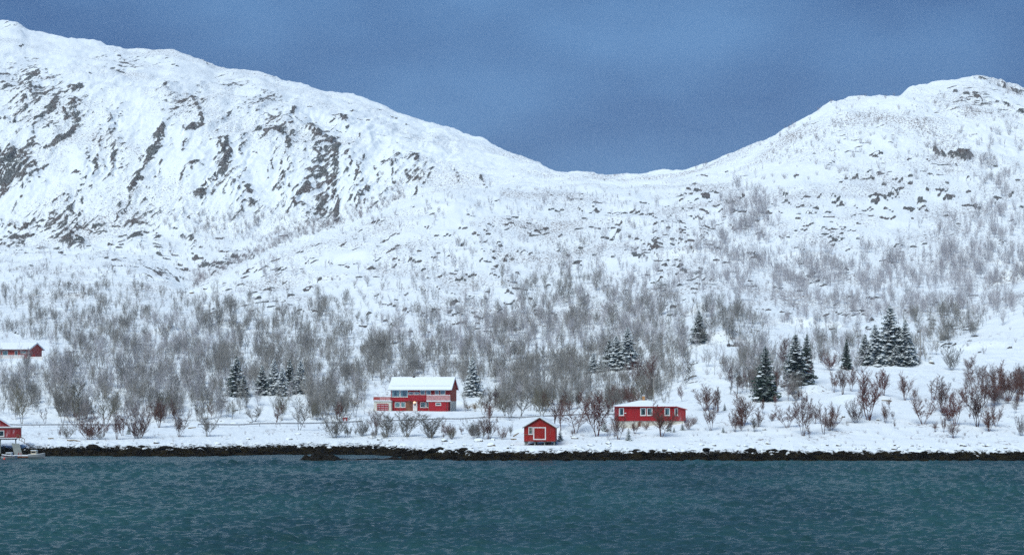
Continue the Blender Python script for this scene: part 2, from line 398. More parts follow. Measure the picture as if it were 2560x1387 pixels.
ys_ = gsm(np.interp(xs, *zip(*SKYY)), 25, 0); vs_ = gsm(np.interp(xs, *zip(*SKY)), 2.0, 0)
Yc.append(ys_); Zc.append(zy(vs_, ys_))
Yc.append(ys_+120); Zc.append(Zc[-1]-14)
Yc.append(ys_*0+1650); Zc.append(Zc[-1]*0.55)
Yc.insert(0, Yc[0]-14); Zc.insert(0, Yc[0]*0-2.2)
nb = [8, 30, 14, 16, 10, 8, 12, 46, 40, 36, 52, 14, 26, 76, 72, 52, 8, 8]
Yg, Zg = [], []
for b in range(len(Yc)-1):
    for t in np.linspace(0, 1, nb[b], endpoint=False):
        Yg.append(Yc[b]+(Yc[b+1]-Yc[b])*t); Zg.append(Zc[b]+(Zc[b+1]-Zc[b])*t)
Yg.append(Yc[-1]); Zg.append(Zc[-1])
Yg = np.array(Yg); Zg = np.array(Zg); NR = len(Yg)
k0 = nb[0]+nb[1]+nb[2]
rs = np.arange(NR)
ksky = NR-17                                                # row of the skyline
Ys, Zs = Yg.copy(), Zg.copy(); Ys[:ksky+1] = gsm(Yg[:ksky+1], 4, 0); Zs[:ksky+1] = gsm(Zg[:ksky+1], 4, 0)
w_ = sstep(k0, k0+25, rs)[:, None]*(1-sstep(ksky-5, ksky, rs))[:, None]
Yg = Yg+(Ys-Yg)*w_; Zg = Zg+(Zs-Zg)*w_
Xg = (xs[None, :]-1280)/FPX*Yg
Vg = HOR-(Zg-CAMZ)*FPX/Yg                                   # photo row of the undisturbed land
XX = np.broadcast_to(xs[None, :], Vg.shape)
# --- relief
land = sstep(0.0, 3.0, Zg)
far = sstep(380, 900, Yg)
Z0 = Zg.copy()
Zg = Zg + (0.25+1.9*far)*fbm(Xg/26, Yg/26, 5, 1)*sstep(2.5, 12, Z0) + 0.26*fbm(Xg/4.0, Yg/4.0, 4, 9, 0.55)*sstep(1.5, 4, Z0)
tide = np.exp(-((Z0-0.75)/0.8)**2)
lump = np.maximum(fbm(Xg/2.6, Yg/2.6, 4, 21, 0.55), -0.25)
Zg = Zg + tide*(0.62*lump + 0.12) + 0.22*np.exp(-((Z0-1.8)/0.9)**2)*np.abs(fbm(Xg/1.7, Yg/1.7, 3, 27))
rock = np.zeros_like(Zg); heath = np.zeros_like(Zg)
# --- crags of the left mountain: strokes (polyline, half width px, strength, lift m)
def stroke(pts, w, s=1.0):
    global acc
    P = np.array(pts, float); d = np.full(Vg.shape, 1e9)
    x0, x1 = P[:, 0].min()-3*w, P[:, 0].max()+3*w
    c0, c1 = np.searchsorted(xs, [x0, x1]); c0 = max(0, c0-1); c1 = min(NC, c1+1)
    sx, sv = XX[:, c0:c1]+wx[:, c0:c1], Vg[:, c0:c1]+wv[:, c0:c1]
    dd = np.full(sx.shape, 1e9); dx_ = np.zeros(sx.shape)
    for a, b in zip(P[:-1], P[1:]):
        ab = b-a; L2 = (ab**2).sum()+1e-6
        t = np.clip(((sx-a[0])*ab[0]+(sv-a[1])*ab[1])/L2, 0, 1)
        dn = np.hypot(sx-a[0]-t*ab[0], sv-a[1]-t*ab[1]); dx_ = np.where(dn < dd, sx-a[0]-t*ab[0], dx_); dd = np.minimum(dd, dn)
    acc[:, c0:c1] = np.maximum(acc[:, c0:c1], s*np.exp(-(dd*np.where(dx_ > 0, 1.5, 1.0)/w)**2))
    halo[:, c0:c1] = np.maximum(halo[:, c0:c1], s*np.exp(-(dd*np.where(dx_ > 0, 2.4, 1.0)/(2.8*w+14))**2))
wx = 7*fbm(XX/30, Vg/30, 4, 41); wv = 7*fbm(XX/30, Vg/30, 4, 45)
behind = (rs > sum(nb[:12]))[:, None]                       # land behind the middle ridge
acc = np.zeros_like(Zg); halo = np.zeros_like(Zg)
for p, w, s in [
  ([(-60,380),(20,395),(70,400)],34,.75), ([(-40,455),(20,450),(40,430),(72,418)],16,1), ([(86,340),(72,400),(60,442)],8,.9),
  ([(0,420),(28,440),(10,475)],16,1), ([(186,262),(197,300),(182,328),(152,350),(130,368)],10,1), ([(160,285),(170,300)],8,.9),
  ([(85,348),(105,368),(125,362)],7,.9), ([(172,215),(190,222),(210,220)],7,1), ([(78,208),(70,240),(56,272)],9,.8),
  ([(-40,298),(0,302),(45,306)],10,.85), ([(408,322),(385,370),(358,420),(332,478)],9,1.1), ([(395,372),(350,430)],12,.6),
  ([(225,400),(250,430),(300,420)],17,.62), ([(170,428),(205,446)],8,.8), ([(268,290),(282,350),(300,430)],11,.55),
  ([(440,320),(468,333),(498,322),(502,300)],9,.95), ([(415,225),(422,235)],8,.8), ([(468,235),(490,262),(503,292)],8,.75),
  ([(556,365),(572,395),(560,425),(522,462),(505,488)],15,1.1), ([(480,415),(530,420)],14,.55), ([(585,465),(595,480)],9,.9),
  ([(612,460),(630,490),(635,512)],8,.8), ([(640,320),(664,340),(712,335)],8,.85), ([(736,268),(730,340)],7,.9), ([(690,330),(726,310)],11,.7),
  ([(726,345),(712,390),(695,440)],5,.75), ([(772,318),(808,345),(838,362)],10,.85), ([(838,352),(840,420),(836,490)],10,1.0),
  ([(805,370),(790,430),(760,480)],15,.68), ([(815,440),(800,520)],15,.6), ([(742,480),(760,530),(772,558)],9,.62), ([(850,480),(838,560)],5,.8),
  ([(1000,383),(1045,400)],10,.8), ([(1005,432),(1048,446)],9,.8), ([(960,400),(975,430)],8,.6), ([(862,296),(872,312)],8,.8),
  ([(700,470),(715,520)],8,.55), ([(300,515),(296,560)],9,.62), ([(160,500),(195,545)],10,.6), ([(360,490),(385,540)],13,.58), ([(455,500),(500,530)],10,.5),
  ([(0,572),(35,560)],9,.9), ([(55,572),(100,560)],9,.95), ([(30,600),(95,592)],7,.8), ([(150,604),(205,606)],9,1), ([(170,590),(190,580)],8,.8), ([(0,612),(60,608)],7,.7),
  ([(330,600),(355,590)],8,.9), ([(385,590),(400,596)],7,.9), ([(450,592),(490,600)],6,.7),
  ([(-120,360),(-30,390),(60,395)],40,.9), ([(-100,440),(-20,450),(50,430)],30,.95), ([(75,350),(68,400),(58,445)],10,1.05),
  ([(1200,440),(1215,470)],8,.6), ([(1130,420),(1150,450)],9,.5),
  ([(2335,372),(2370,388),(2430,392)],7,1.1), ([(2385,395),(2420,402)],6,1),
  ([(2380,228),(2440,240),(2500,262),(2570,278)],6,.62), ([(2440,196),(2500,208),(2560,235)],8,.55), ([(2405,250),(2420,258)],6,.7),
  ([(2080,243),(2095,247)],5,.6), ([(20,60),(60,66)],8,.5), ([(500,152),(545,172)],6,.55), ([(640,186),(720,210)],6,.4)]:
    stroke(p, w*1.2, s)
for _ in range(95):
    fx = RNG.uniform(-40, 1090); top = np.interp(fx, [0, 300, 600, 860, 1100], [200, 230, 270, 310, 400]); bot = np.interp(fx, [0, 300, 600, 860, 1100], [560, 560, 550, 540, 460])
    fv = RNG.uniform(top, bot-20); Lf = RNG.uniform(25, 95); sl = RNG.choice([-0.55, -0.48, -0.40, 0.12]) + RNG.normal(0, 0.08)
    stroke([(fx, fv), (fx+sl*Lf*0.5+RNG.normal(0, 4), fv+Lf*0.5), (fx+sl*Lf, fv+Lf)], RNG.uniform(2.0, 4.2), RNG.uniform(0.55, 0.95))
acc *= behind; halo *= behind
aw = Xg+7*fbm(Xg/24, Zg/24, 3, 53); bw_ = Zg+7*fbm(Xg/24+9, Zg/24, 3, 54)
streak = fbm((aw-0.55*bw_)/3.6, (bw_+0.2*aw)/17.0, 5, 51, 0.62)   # fissures run down the face, aslant
grit = fbm(Xg/2.2, Zg/2.2, 4, 57, 0.65)
big = fbm(aw/22, bw_/34, 4, 59)
crag = np.clip(acc, 0, 1.1)
rock = np.maximum(rock, np.clip(crag*1.25*sstep(-0.60, 0.20, streak+0.45*grit), 0, 0.95))
rock = np.maximum(rock, np.clip(halo, 0, 1)*0.62*sstep(-0.05, 0.5, streak+0.4*grit))
face = behind*sstep(848, 885, Yg)*(1-sstep(1040, 1200, Yg))*(1-sstep(1050, 1250, XX))
rock = np.maximum(rock, face*0.36*sstep(0.30, 0.75, streak+0.35*grit+0.30*big))
lift = gsm(gsm(crag, 2.5, 0), 2.5, 1)
Zg = Zg + lift*4.2*(0.55+0.5*streak) + face*(2.6*big+0.55*streak+0.30*grit)
# thin dark speckle over the rounded shoulders of the left mountain
sh = np.zeros_like(Zg)
for cx, cvv, rx, rv, s in [(120,260,110,90,.42),(60,200,90,60,.36),(280,400,60,90,.30),(460,260,70,60,.34),(650,260,110,50,.30),(690,310,60,40,.30),(800,400,60,110,.42),
                           (540,440,80,70,.30),(350,540,120,50,.30),(620,520,60,60,.30),(150,560,160,50,.34),(1030,410,70,50,.30),(800,520,90,60,.32),(250,330,50,90,.2),(330,150,200,40,.22),(560,210,120,40,.25)]:
    sh = np.maximum(sh, 1.35*s*np.exp(-((XX-cx)/rx)**2-((Vg-cvv)/rv)**2))
rock = np.maximum(rock, behind*np.clip(sh*(1.0+1.1*streak+0.5*grit), 0, 0.9))
heath = np.maximum(heath, behind*(XX < 1400)*(0.25+0.4*fbm(Xg/60, Yg/60, 3, 71)))
heath = np.maximum(heath, (1-behind)*sstep(12, 40, Z0)*(0.32+0.5*fbm(Xg/40, Yg/40, 3, 73)))
heath = np.maximum(heath, behind*(XX >= 1400)*(0.30+0.5*fbm(Xg/40, Yg/40, 3, 75)))
heath = np.maximum(heath, (1-sstep(12, 20, Z0))*sstep(1.6, 2.6, Z0)*np.clip(0.10+0.45*fbm(Xg/9, Yg/9, 3, 77), 0, 0.4)*(1-np.exp(-((Yg-Yc[5]-4)/7)**2)))
crest = np.exp(-((rs[:, None]-sum(nb[:11]))/9.0)**2)*(XX > 430)*(XX < 1250)
heath = heath*(1-0.6*crest)
# --- rock ledges: a step in the slope, bare on its face, snow on its top
def crest_v(x): return float(np.interp(x, [430, 470, 560, 700, 860, 960, 1030, 1130, 1220], [-999, 737, 690, 620, 570, 530, 500, 475, 474])) if 470 <= x <= 1220 else -999.0
def ledge(x, v, w, h):
    c = np.searchsorted(xs, x); hw = max(2, int(w/2/DX))
    if c-hw < 0 or c+hw+1 >= NC: return
    if -6 < v-crest_v(x) < 15: return
    vis = np.minimum.accumulate(Vg[:, c]); r0 = int(np.argmax(vis <= v))
    if r0 < 45 or r0 > NR-30: return
    dc = np.arange(-hw, hw+1)/(hw+0.5); prof = np.sqrt(np.clip(1-dc**2, 0, 1))*(0.75+0.5*RNG.random(2*hw+1))
    bend = np.round(1.6*perlin(np.arange(2*hw+1)/5.0+x, np.zeros(2*hw+1)+v, 5) + rnd.uniform(-.06, .06)*np.arange(-hw, hw+1)).astype(int)
    Yl = Yg[r0, c]
    for i, cc in enumerate(range(c-hw, c+hw+1)):
        r = r0+bend[i]; dy = Yg[r:r+16, cc]-Yg[r, cc]
        Zg[r:r+16, cc] += h*prof[i]*np.exp(-np.maximum(dy-1.5, 0)/(2.0*h+1.5))
        if prof[i] > 0.35: rock[r-1, cc] = max(rock[r-1, cc], 0.95)
LEDGE = [  # cx, cv, rx, rv, count
  (2150,500,220,75,42), (2080,565,180,60,34), (2350,480,140,90,26), (2100,370,130,40,14), (1720,570,90,50,26), (1780,500,70,50,16),
  (1150,640,190,90,34), (1180,780,160,50,34), (1260,580,120,60,16), (1550,600,130,60,20), (1700,700,70,50,30), (1500,520,150,30,20),
  (640,740,90,40,26), (620,660,120,30,20), (350,650,250,30,40), (150,590,180,30,40), (1950,690,130,60,16), (2450,250,80,25,18), (2120,790,200,40,18),
  (900,640,90,60,18), (500,690,160,30,16), (300,130,250,40,30), (900,300,200,50,24), (2250,820,180,40,12), (200,900,200,60,14), (1850,900,90,50,12), (2400,860,120,30,8)]
for cx, cvv, rx, rv, n in LEDGE:
    for _ in range(int(n*1.5)):
        ledge(cx+rx*RNG.normal()*0.75, cvv+rv*RNG.normal()*0.75, abs(RNG.normal(0, 1))*15+5, RNG.uniform(0.15, 0.62))
def bank(x, v, w, h, back=9.0):
    c = int(np.searchsorted(xs, x)); hw = int(w/2/DX); vis = np.minimum.accumulate(Vg[:, c]); r0 = int(np.argmax(vis <= v)); Y0 = Yg[r0, c]
    c0, c1 = max(0, c-hw), min(NC, c+hw+1); dc = (np.arange(c0, c1)-c)/hw
    dy = Yg[:, c0:c1]-(Y0+3.5*perlin(np.arange(c0, c1)/22.0, np.zeros(c1-c0)+x, 8))[None, :]
    Zg[:, c0:c1] += h*((1-dc**2)**2)[None, :]*sstep(-3.0, 0.5, dy)*np.exp(-np.maximum(dy, 0)/back)
for q in [(1810,853,250,3.2),(1760,778,170,3.0),(2030,815,300,3.0),(2240,910,230,2.4),(2430,870,280,1.6),(2130,1005,260,1.2),(2020,985,200,1.5),(1560,560,260,2.5),(1690,640,240,2.5),(1300,930,160,2.5),(1420,880,120,2.0),
          (900,640,220,3),(1100,520,260,2.5),(820,700,200,2.5),(430,830,160,2.5),(560,820,150,2.2),(200,740,260,2.0),(1250,720,220,2.0),(2000,640,260,1.5),(2540,705,200,6),(1180,640,200,2.0),(600,1015,160,1.2)]:
    bank(*q)
# --- building plots
PADS = [(-22.0, 374.5, 11, 6.5), (-11, 372, 9, 6.45), (10.7, 299, 9, 5.0), (4.6, 272, 5, 2.05), (-137, 434, 12, 20.0)]
for X0, Y0, R, z in PADS:
    d = np.hypot(Xg-X0, Yg-Y0); k = 1-sstep(R*0.75, R*1.3, d); Zg = Zg*(1-k)+z*k; rock *= (1-k)
rock = gsm(rock, 0.6, 1)

def photo(x, v, Y): return Vector(((x-1280)/FPX*Y, Y, CAMZ+(HOR-v)*Y/FPX))
Vfin = HOR-(Zg-CAMZ)*FPX/Yg
Vmin = np.minimum.accumulate(Vfin, 0)
def ground_z(X, Y):
    c = min(max(float(np.interp(1280+FPX*X/Y, xs, np.arange(NC))), 0), NC-1.001); c0 = int(c)
    def colz(k): return np.interp(Y, Yg[:, k], Zg[:, k])
    return colz(c0)*(1-c+c0)+colz(c0+1)*(c-c0)
def ground_at(x, v):
    """point of the land that the photo shows at column x, row v"""
    c = int(round(float(np.interp(x, xs, np.arange(NC)))))
    if Vmin[-10, c] > v: return None
    r = int(np.argmax(Vmin[:, c] <= v)); r = max(r, 1)
    v0, v1 = Vmin[r-1, c], Vfin[r, c]; t = 0 if v0 == v1 else np.clip((v0-v)/(v0-v1), 0, 1)
    Y = Yg[r-1, c]+(Yg[r, c]-Yg[r-1, c])*t; X = (x-1280)/FPX*Y
    return Vector((X, Y, ground_z(X, Y)))

def grid_faces(nr, nc):
    i = np.arange(nr-1)[:, None]*nc+np.arange(nc-1)[None, :]
    return np.stack([i, i+1, i+nc+1, i+nc], -1).reshape(-1, 4)
m = mesh("hillside", np.stack([Xg, Yg, Zg], -1).reshape(-1, 3), grid_faces(NR, NC), [M['terrain']], smooth=True)
for nm, A in (("rock", rock), ("heath", np.clip(heath, 0, 1))):
    a = m.attributes.new(nm, 'FLOAT', 'POINT'); a.data.foreach_set("value", A.astype(np.float32).ravel())
tag(obj("hillside", m), kind="structure")

# ------------------------------------------------------------------ sea
wxs = np.concatenate([np.linspace(-1100, -262, 80), np.linspace(-250, 2810, 890), np.linspace(2822, 3700, 80)])
Yw = np.concatenate([np.geomspace(92, 300, 400)])
Wx = (wxs[None, :]-1280)/FPX*Yw[:, None]; Wy = np.broadcast_to(Yw[:, None], Wx.shape)
Wz = np.zeros_like(Wx)
gust = 0.75+0.55*fbm(Wx/38, Wy/55, 3, 81)
for i in range(80):
    lam = 0.5*(2.8/0.5)**(RNG.random()**1.0); k = 2*np.pi/lam
    th = math.radians(-80+RNG.normal()*27); amp = 0.0118*lam**0.9*(0.6+0.8*RNG.random())
    ph = RNG.random()*6.283
    Wz += amp*np.sin(k*(math.cos(th)*Wx+math.sin(th)*Wy)+ph)
Wz *= np.clip(gust, 0.8, 1.25)
Wz = Wz*0.95+1.1*np.maximum(Wz, 0)**2
Wz *= 1-0.75*sstep(240, 272, Wy)
edge = np.minimum(sstep(92, 96, Wy), 1-sstep(294, 300, Wy))*np.minimum(sstep(-1100, -1050, np.broadcast_to(wxs, Wx.shape)), 1-sstep(3650, 3700, np.broadcast_to(wxs, Wx.shape)))
Wz *= edge
seam = mesh("sea", np.stack([Wx, Wy, Wz], -1).reshape(-1, 3), grid_faces(*Wx.shape), [M['water']], smooth=True)
sea = tag(obj("sea", seam), kind="structure")
Q = [(-1400,-500),(1400,-500),(1400,92),(1400,300),(1400,1900),(-1400,1900),(-1400,300),(-1400,92)]
x92 = [(wxs[0]-1280)/FPX*92, (wxs[-1]-1280)/FPX*92]; x300 = [(wxs[0]-1280)/FPX*300, (wxs[-1]-1280)/FPX*300]
V = [(x, y, 0) for x, y in Q]+[(x92[0],92,0),(x92[1],92,0),(x300[0],300,0),(x300[1],300,0)]
mb = MB(); mb.add(V, [(0,1,2,9,8,7),(7,8,10,6),(9,2,3,11),(6,10,11,3,4,5)])
tag(mb.build("open_sea", M['water']), kind="structure")
#@@PART2
# ------------------------------------------------------------------ buildings
def window(parent, x0, x1, z0, z1, y=0.0, fw=0.11, name="window", curtain=None, frame='white', sill=True, ax='x', mull=0):
    """white frame standing proud of the wall, dark panel painted as the unlit room, glass, curtains; ax 'x': wall faces -y"""
    f = MB(); P = 0.07
    f.box(x0, x0+fw, y-P, y+0.02, z0, z1); f.box(x1-fw, x1, y-P, y+0.02, z0, z1)
    f.box(x0+fw, x1-fw, y-P+0.003, y+0.02, z1-fw, z1-0.002); f.box(x0+fw, x1-fw, y-P+0.003, y+0.02, z0+0.002, z0+fw)
    for k in range(mull):
        xm = x0+(x1-x0)*(k+1)/(mull+1); f.box(xm-0.03, xm+0.03, y-P+0.006, y+0.02, z0+fw, z1-fw)
    w = f.build(name, M[frame], parent)
    MB().box(x0+fw, x1-fw, y-0.012, y+0.01, z0+fw, z1-fw).build("unlit_room_panel", M['dark'], w)  # flat dark panel on the wall; an unlit room's shade put in colour
    if curtain:
        c = MB()
        for a, b in curtain:
            xa, xb = x0+fw+(x1-x0-2*fw)*a, x0+fw+(x1-x0-2*fw)*b
            n = max(2, int((xb-xa)/0.12))
            for i in range(n):
                c.box(xa+(xb-xa)*i/n, xa+(xb-xa)*(i+1)/n, y-0.026-0.006*(i % 2), y-0.02, z0+fw+0.01, z1-fw-0.01)
        c.build("curtain", M['curtain'], w)
    MB().add([(x0+fw, y-0.045, z0+fw), (x1-fw, y-0.045, z0+fw), (x1-fw, y-0.045, z1-fw), (x0+fw, y-0.045, z1-fw)], [(0,1,2,3)])
    g = MB(); g.box(x0+fw, x1-fw, y-0.047, y-0.043, z0+fw, z1-fw); g.build("pane", M['glass'], w)
    if sill: MB().box(x0-0.05, x1+0.05, y-0.13, y+0.02, z0-0.05, z0-0.004).build("sill", M['white'], w)
    return w

def corr(n, seed, a):                             # small uneven heights along a snow edge
    r = random.Random(seed); return [a*(r.random()-0.5) for _ in range(n)]

def gable_roof(parent, x0, x1, y0, y1, ze, rise, over=0.5, th=0.12, snow=0.2, ends=(0.5, 0.5), board='white', seed=1, under='redsmooth', axis='x'):
    """ridge along x; roof boards, snow blanket with an uneven edge, barge boards"""
    ym = (y0+y1)/2; k = rise/(ym-y0)
    xa, xb = x0-ends[0], x1+ends[1]; ya, yb = y0-over, y1+over
    za = ze-k*over
    r = MB(); r.prismx([(ya, za), (ym, ze+rise), (yb, za), (yb, za+th), (ym, ze+rise+th), (ya, za+th)], xa, xb)
    roof = r.build("roof", M[under], parent)
    n = 36; s = MB(); V = []; top = []
    e1 = corr(n+1, seed, 0.05); e2 = corr(n+1, seed+1, 0.05); e3 = corr(n+1, seed+2, 0.06)
    prof = [(-0.05, 0.0), (-0.07, 0.55), (0.0, 0.95), (0.5, 1.0), (0.985, 1.0), (1.0, 1.05)]
    rows = []
    for side in (0, 1):
        for t, hh in (prof if side == 0 else prof[::-1][1:]):
            rows.append((t, hh, side))
    for i in range(n+1):
        x = xa-0.03+(xb-xa+0.06)*i/n
        for t, hh, side in rows:
            yy = ya+(ym-ya)*t if side == 0 else yb+(ym-yb)*t
            zz = za+(ze+rise-za)*min(max(t, -0.03), 1)+th+0.004+hh*snow
            jit = (e1[i] if side == 0 else e2[i])*(1 if t < 0.1 else 0)
            V.append((x, yy+jit*0.5, zz+jit*0.5*hh+e3[i]*(0.3 if t > 0.3 else 0)))
    m_ = len(rows); F = []
    for i in range(n):
        for j in range(m_-1):
            F.append((i*m_+j, (i+1)*m_+j, (i+1)*m_+j+1, i*m_+j+1))
    for i, d_ in ((0, 1), (n, -1)):
        b0 = len(V); x = V[i*m_][0]
        for j, (t, hh, side) in enumerate(rows): V.append((x, V[i*m_+j][1], za+(ze+rise-za)*min(max(t, -0.03), 1)+th+0.004))
        for j in range(m_-1):
            q_ = (i*m_+j, i*m_+j+1, b0+j+1, b0+j); F.append(q_ if d_ > 0 else q_[::-1])
    s.add(V, F); s.build("snow_cover", M['snow'], roof)
    for xx, d in ((xa, -1), (xb, 1)):
        b = MB(); w = 0.18
        for (p, q) in (((ya, za), (ym, ze+rise)), ((yb, za), (ym, ze+rise))):
            b.prismx([(p[0], p[1]-w+th), (q[0], q[1]-w+th), (q[0], q[1]+th+0.01), (p[0], p[1]+th+0.01)][::1], xx+(0.003 if d > 0 else -0.043), xx+(0.043 if d > 0 else -0.003))
        b.build("barge_board", M[board], roof)
    return roof

# ---- large red two-storey house on the terrace above the road
HY = 371.0; hp = photo(977, 1027, HY); HA = math.radians(-8.0)
H = thing("red_house", "large two-storey red house with snowy gable roof above the road", "house", (hp.x, hp.y, 6.5), HA)
D = 8.2
w = MB(); w.prismx([(0, 2.35), (D, 2.35), (D, 5.3), (D/2, 7.75), (0, 5.3)], 0, 14.35)
w.build("wall", [M['redh']], H)
MB().box(14.36, 14.40, 0.02, D-0.02, 2.33, 5.26).prismx([(0.02, 5.26), (D-0.02, 5.26), (D/2, 7.65)], 14.36, 14.40).build("gable_cladding", M['redorange'], H)
MB().box(0.12, 14.3, 0.35, D, -0.9, 2.348).build("ground_floor_wall", M['red'], H)
MB().box(14.31, 14.36, 0.2, D, -0.9, 2.32).build("basement_wall", M['cream'], H)
MB().bar((14.39, 1.2, 0.1), (14.39, 5.5, 2.2), 0.06, 0.1).build("handrail", M['steel'], H)
rf = gable_roof(H, 0, 14.35, 0, D, 5.3, 2.5, 0.6, 0.12, 0.2, (0.55, 0.45), 'white', 3)
g = MB()
for i in range(14): g.box(0.2+i*1.02, 0.26+i*1.02, 0.55, 0.6, 5.85, 6.02)
g.bar((0.0, 0.57, 6.0), (14.2, 0.57, 6.0), 0.04); g.build("snow_guard", M['steel'], rf)
ch = MB().box(4.5, 5.05, D/2-0.3, D/2+0.3, 7.6, 8.35).build("chimney", M['darkwood'], rf)
MB().box(0.0, 14.35, -0.66, -0.56, 4.88, 5.02).build("gutter", M['white'], rf)
for a, b, z0, z1, cu in [(0.22, 2.2, 3.33, 5.18, [(0, .3), (.62, 1)]), (2.28, 4.2, 3.33, 5.18, [(0, .28), (.75, 1)]), (4.32, 5.55, 3.88, 4.5, None), (5.65, 6.95, 3.88, 4.5, [(0, 1)]),
                         (7.1, 8.32, 3.85, 5.18, [(0, .25), (.75, 1)]), (8.5, 9.72, 3.85, 5.18, [(0, .5)]), (10.65, 11.68, 3.9, 5.18, None), (11.95, 13.18, 3.9, 5.18, [(.6, 1)])]:
    window(H, a, b, z0, z1, 0.0, curtain=cu)
for a, b, z0, z1, cu in [(0.9, 2.22, 0.85, 2.1, [(0, 1)]), (2.35, 3.48, 0.85, 2.1, [(0, 1)]), (7.05, 8.42, 0.82, 2.1, [(.7, 1)]), (8.55, 9.35, 0.82, 2.1, None)]:
    window(H, a, b, z0, z1, 0.35, curtain=cu)
MB().box(3.6, 5.15, 0.22, 0.345, -0.3, 2.346).build("timber_panel", M['brown'], H)
d_ = MB().box(5.3, 6.35, 0.26, 0.345, 0.05, 2.2).build("door", M['white'], H)
o2 = MB(); o2.prism([(5.82+0.17*math.cos(t*math.pi/6), 1.55+0.32*math.sin(t*math.pi/6)) for t in range(12)], 0.25, 0.258); o2.build("door_light", M['dark'], d_)
MB().box(6.18, 6.24, 0.2, 0.255, 1.02, 1.16).build("handle", M['steel'], d_)
lp = MB().box(5.6, 5.78, 0.1, 0.34, 2.22, 2.28).build("porch_lamp", M['black'], H)
lb = MB(); lb.tube([(5.69, 0.16, 2.1), (5.69, 0.16, 2.2)], [0.07, 0.07], 8); lb.build("bulb", M['lamp'], lp)
pl = bpy.data.lights.new("porch_light", 'POINT'); pl.energy = 3; pl.color = (1, .7, .35); pl.shadow_soft_size = 0.1
plo = obj("porch_light", pl, lp, (5.69, -0.05, 2.1))
MB().box(4.3, 8.95, -0.75, 0.0-0.003, 2.4, 3.8).build("front_parapet", M['redsmooth'], H)
# balcony over the store
bal = MB().box(8.96, 14.6, -1.55, -0.003, 2.25, 2.42).build("balcony", M['white'], H)
MB().box(8.93, 14.63, -1.6, -0.75, 2.424, 2.54).build("snow", M['snow'], bal)
for i in range(12):
    z = 2.62+i*0.095
    MB().box(9.02, 14.55, -1.5, -1.46, z, z+0.08).build("rail_slat", M['railwhite'], bal)
for x in (8.98, 10.85, 12.7, 14.5): MB().box(x, x+0.09, -1.455, -1.37, 2.425, 3.76).build("rail_post", M['white'], bal)
MB().box(8.94, 14.62, -1.53, -1.36, 3.765, 3.85).build("rail_cap", M['snow'], bal)
st = MB().box(9.42, 14.05, -1.42, 0.34, -0.9, 2.246).build("store_front", M['redh'], H)
window(H, 11.1, 12.42, 1.35, 2.02, -1.42, 0.12, curtain=None)
MB().box(13.66, 13.74, -1.5, -1.43, -0.2, 2.24).build("downpipe", M['darkwood'], H)
MB().box(9.36, 9.46, -1.47, -1.425, -0.5, 2.24).build("corner_board", M['tanwood'], H)
# garage with roof terrace
gz = -0.5
MB().box(-3.9, 0.3, -0.9, 5.0, gz-0.4, 2.3).build("garage_wall", M['cream'], H)
gd = MB().box(-3.15, -0.35, -0.96, -0.903, gz-0.3, 1.72).build("garage_door", M['redsmooth'], H)
for i in range(5):
    z = gz-0.22+i*0.44
    p_ = MB().box(-3.1, -0.4, -1.0, -0.963, z, z+0.34).build("door_panel", M['redsmooth'], gd)
    for k in range(3): MB().box(-3.05+k*0.9, -2.28+k*0.9, -1.03, -0.965, z+0.345, z+0.41).build("snow_line", M['snow'], p_)
tr = MB().box(-4.05, 0.35, -1.1, 5.1, 2.303, 2.42).build("terrace_deck", M['white'], H)
MB().box(-4.1, 0.36, -1.15, -0.2, 2.425, 2.5).build("snow", M['snow'], tr)
for i in range(5):
    z = 2.6+i*0.16; MB().box(-3.98, 0.15, -1.02, -0.98, z, z+0.13).build("rail_slat", M['redpale'], tr)
for x in (-4.0, -2.6, -1.2, 0.1): MB().box(x, x+0.09, -0.975, -0.88, 2.43, 3.36).build("rail_post", M['redsmooth'], tr)
MB().box(-4.05, 0.22, -1.06, -0.9, 3.365, 3.45).build("rail_cap", M['snow'], tr)
MB().box(-3.99, -3.95, -0.85, 4.9, 2.6, 3.3).build("side_rail", M['redpale'], tr)

# ---- red hip-roofed cottage near the shore
CY = 295.0; cp = photo(1544.5, 1075, CY)
C2 = thing("red_cottage", "low red cottage with snowy hip roof on a pale basement behind bare bushes", "house", (cp.x, cp.y, 4.2), math.radians(1.5))
zb = 1.55; zt = zb+2.75
MB().box(0, 10.7, 0, 7.0, zb, zt).build("wall", M['red'], C2)
MB().box(0.25, 12.6, 0.18, 6.8, -1.2, zb-0.003).build("basement_wall", M['cream'], C2)
MB().box(3.9, 4.35, 0.13, 0.177, -0.1, 1.4).build("basement_door", M['brown'], C2)
MB().box(-0.06, 0.06, -0.03, -0.003, zb, zt-0.02).build("corner_board", M['red'], C2)
MB().box(10.62, 10.70, -0.03, -0.003, zb, zt-0.02).build("corner_board", M['red'], C2)
MB().box(10.703, 12.9, 0.05, 6.6, zb+0.003, zt-0.63).prism([(10.703, zt-0.63), (12.9, zt-0.63), (10.703, zt-0.03)], 0.05, 6.6).build("side_wing", M['frosted'], C2)
e = MB(); e.prism([(10.70, zt-0.02), (13.2, zt-0.70), (13.2, zt-0.58), (10.70, zt+0.10)], -0.2, 6.9); wr = e.build("wing_roof", M['red'], C2)
e = MB(); e.prism([(10.70, zt+0.103), (13.22, zt-0.577), (13.22, zt-0.50), (10.70, zt+0.19)], 0.35, 6.95); e.build("snow_cover", M['snow'], wr)
for a, b in ((0.2, 1.15), (4.25, 5.32), (5.5, 6.55), (8.85, 9.88)):
    window(C2, a, b, zb+1.0, zb+2.45, 0.0, 0.14, curtain=[(0, .35)] if a < 5 else [(0.5, 1)])
window(C2, 10.78, 11.4, zb+1.0, zb+2.4, 0.05, 0.11)
MB().box(1.25, 1.6, -0.12, -0.003, zb+1.42, zb+1.55).build("wall_lamp", M['white'], C2)
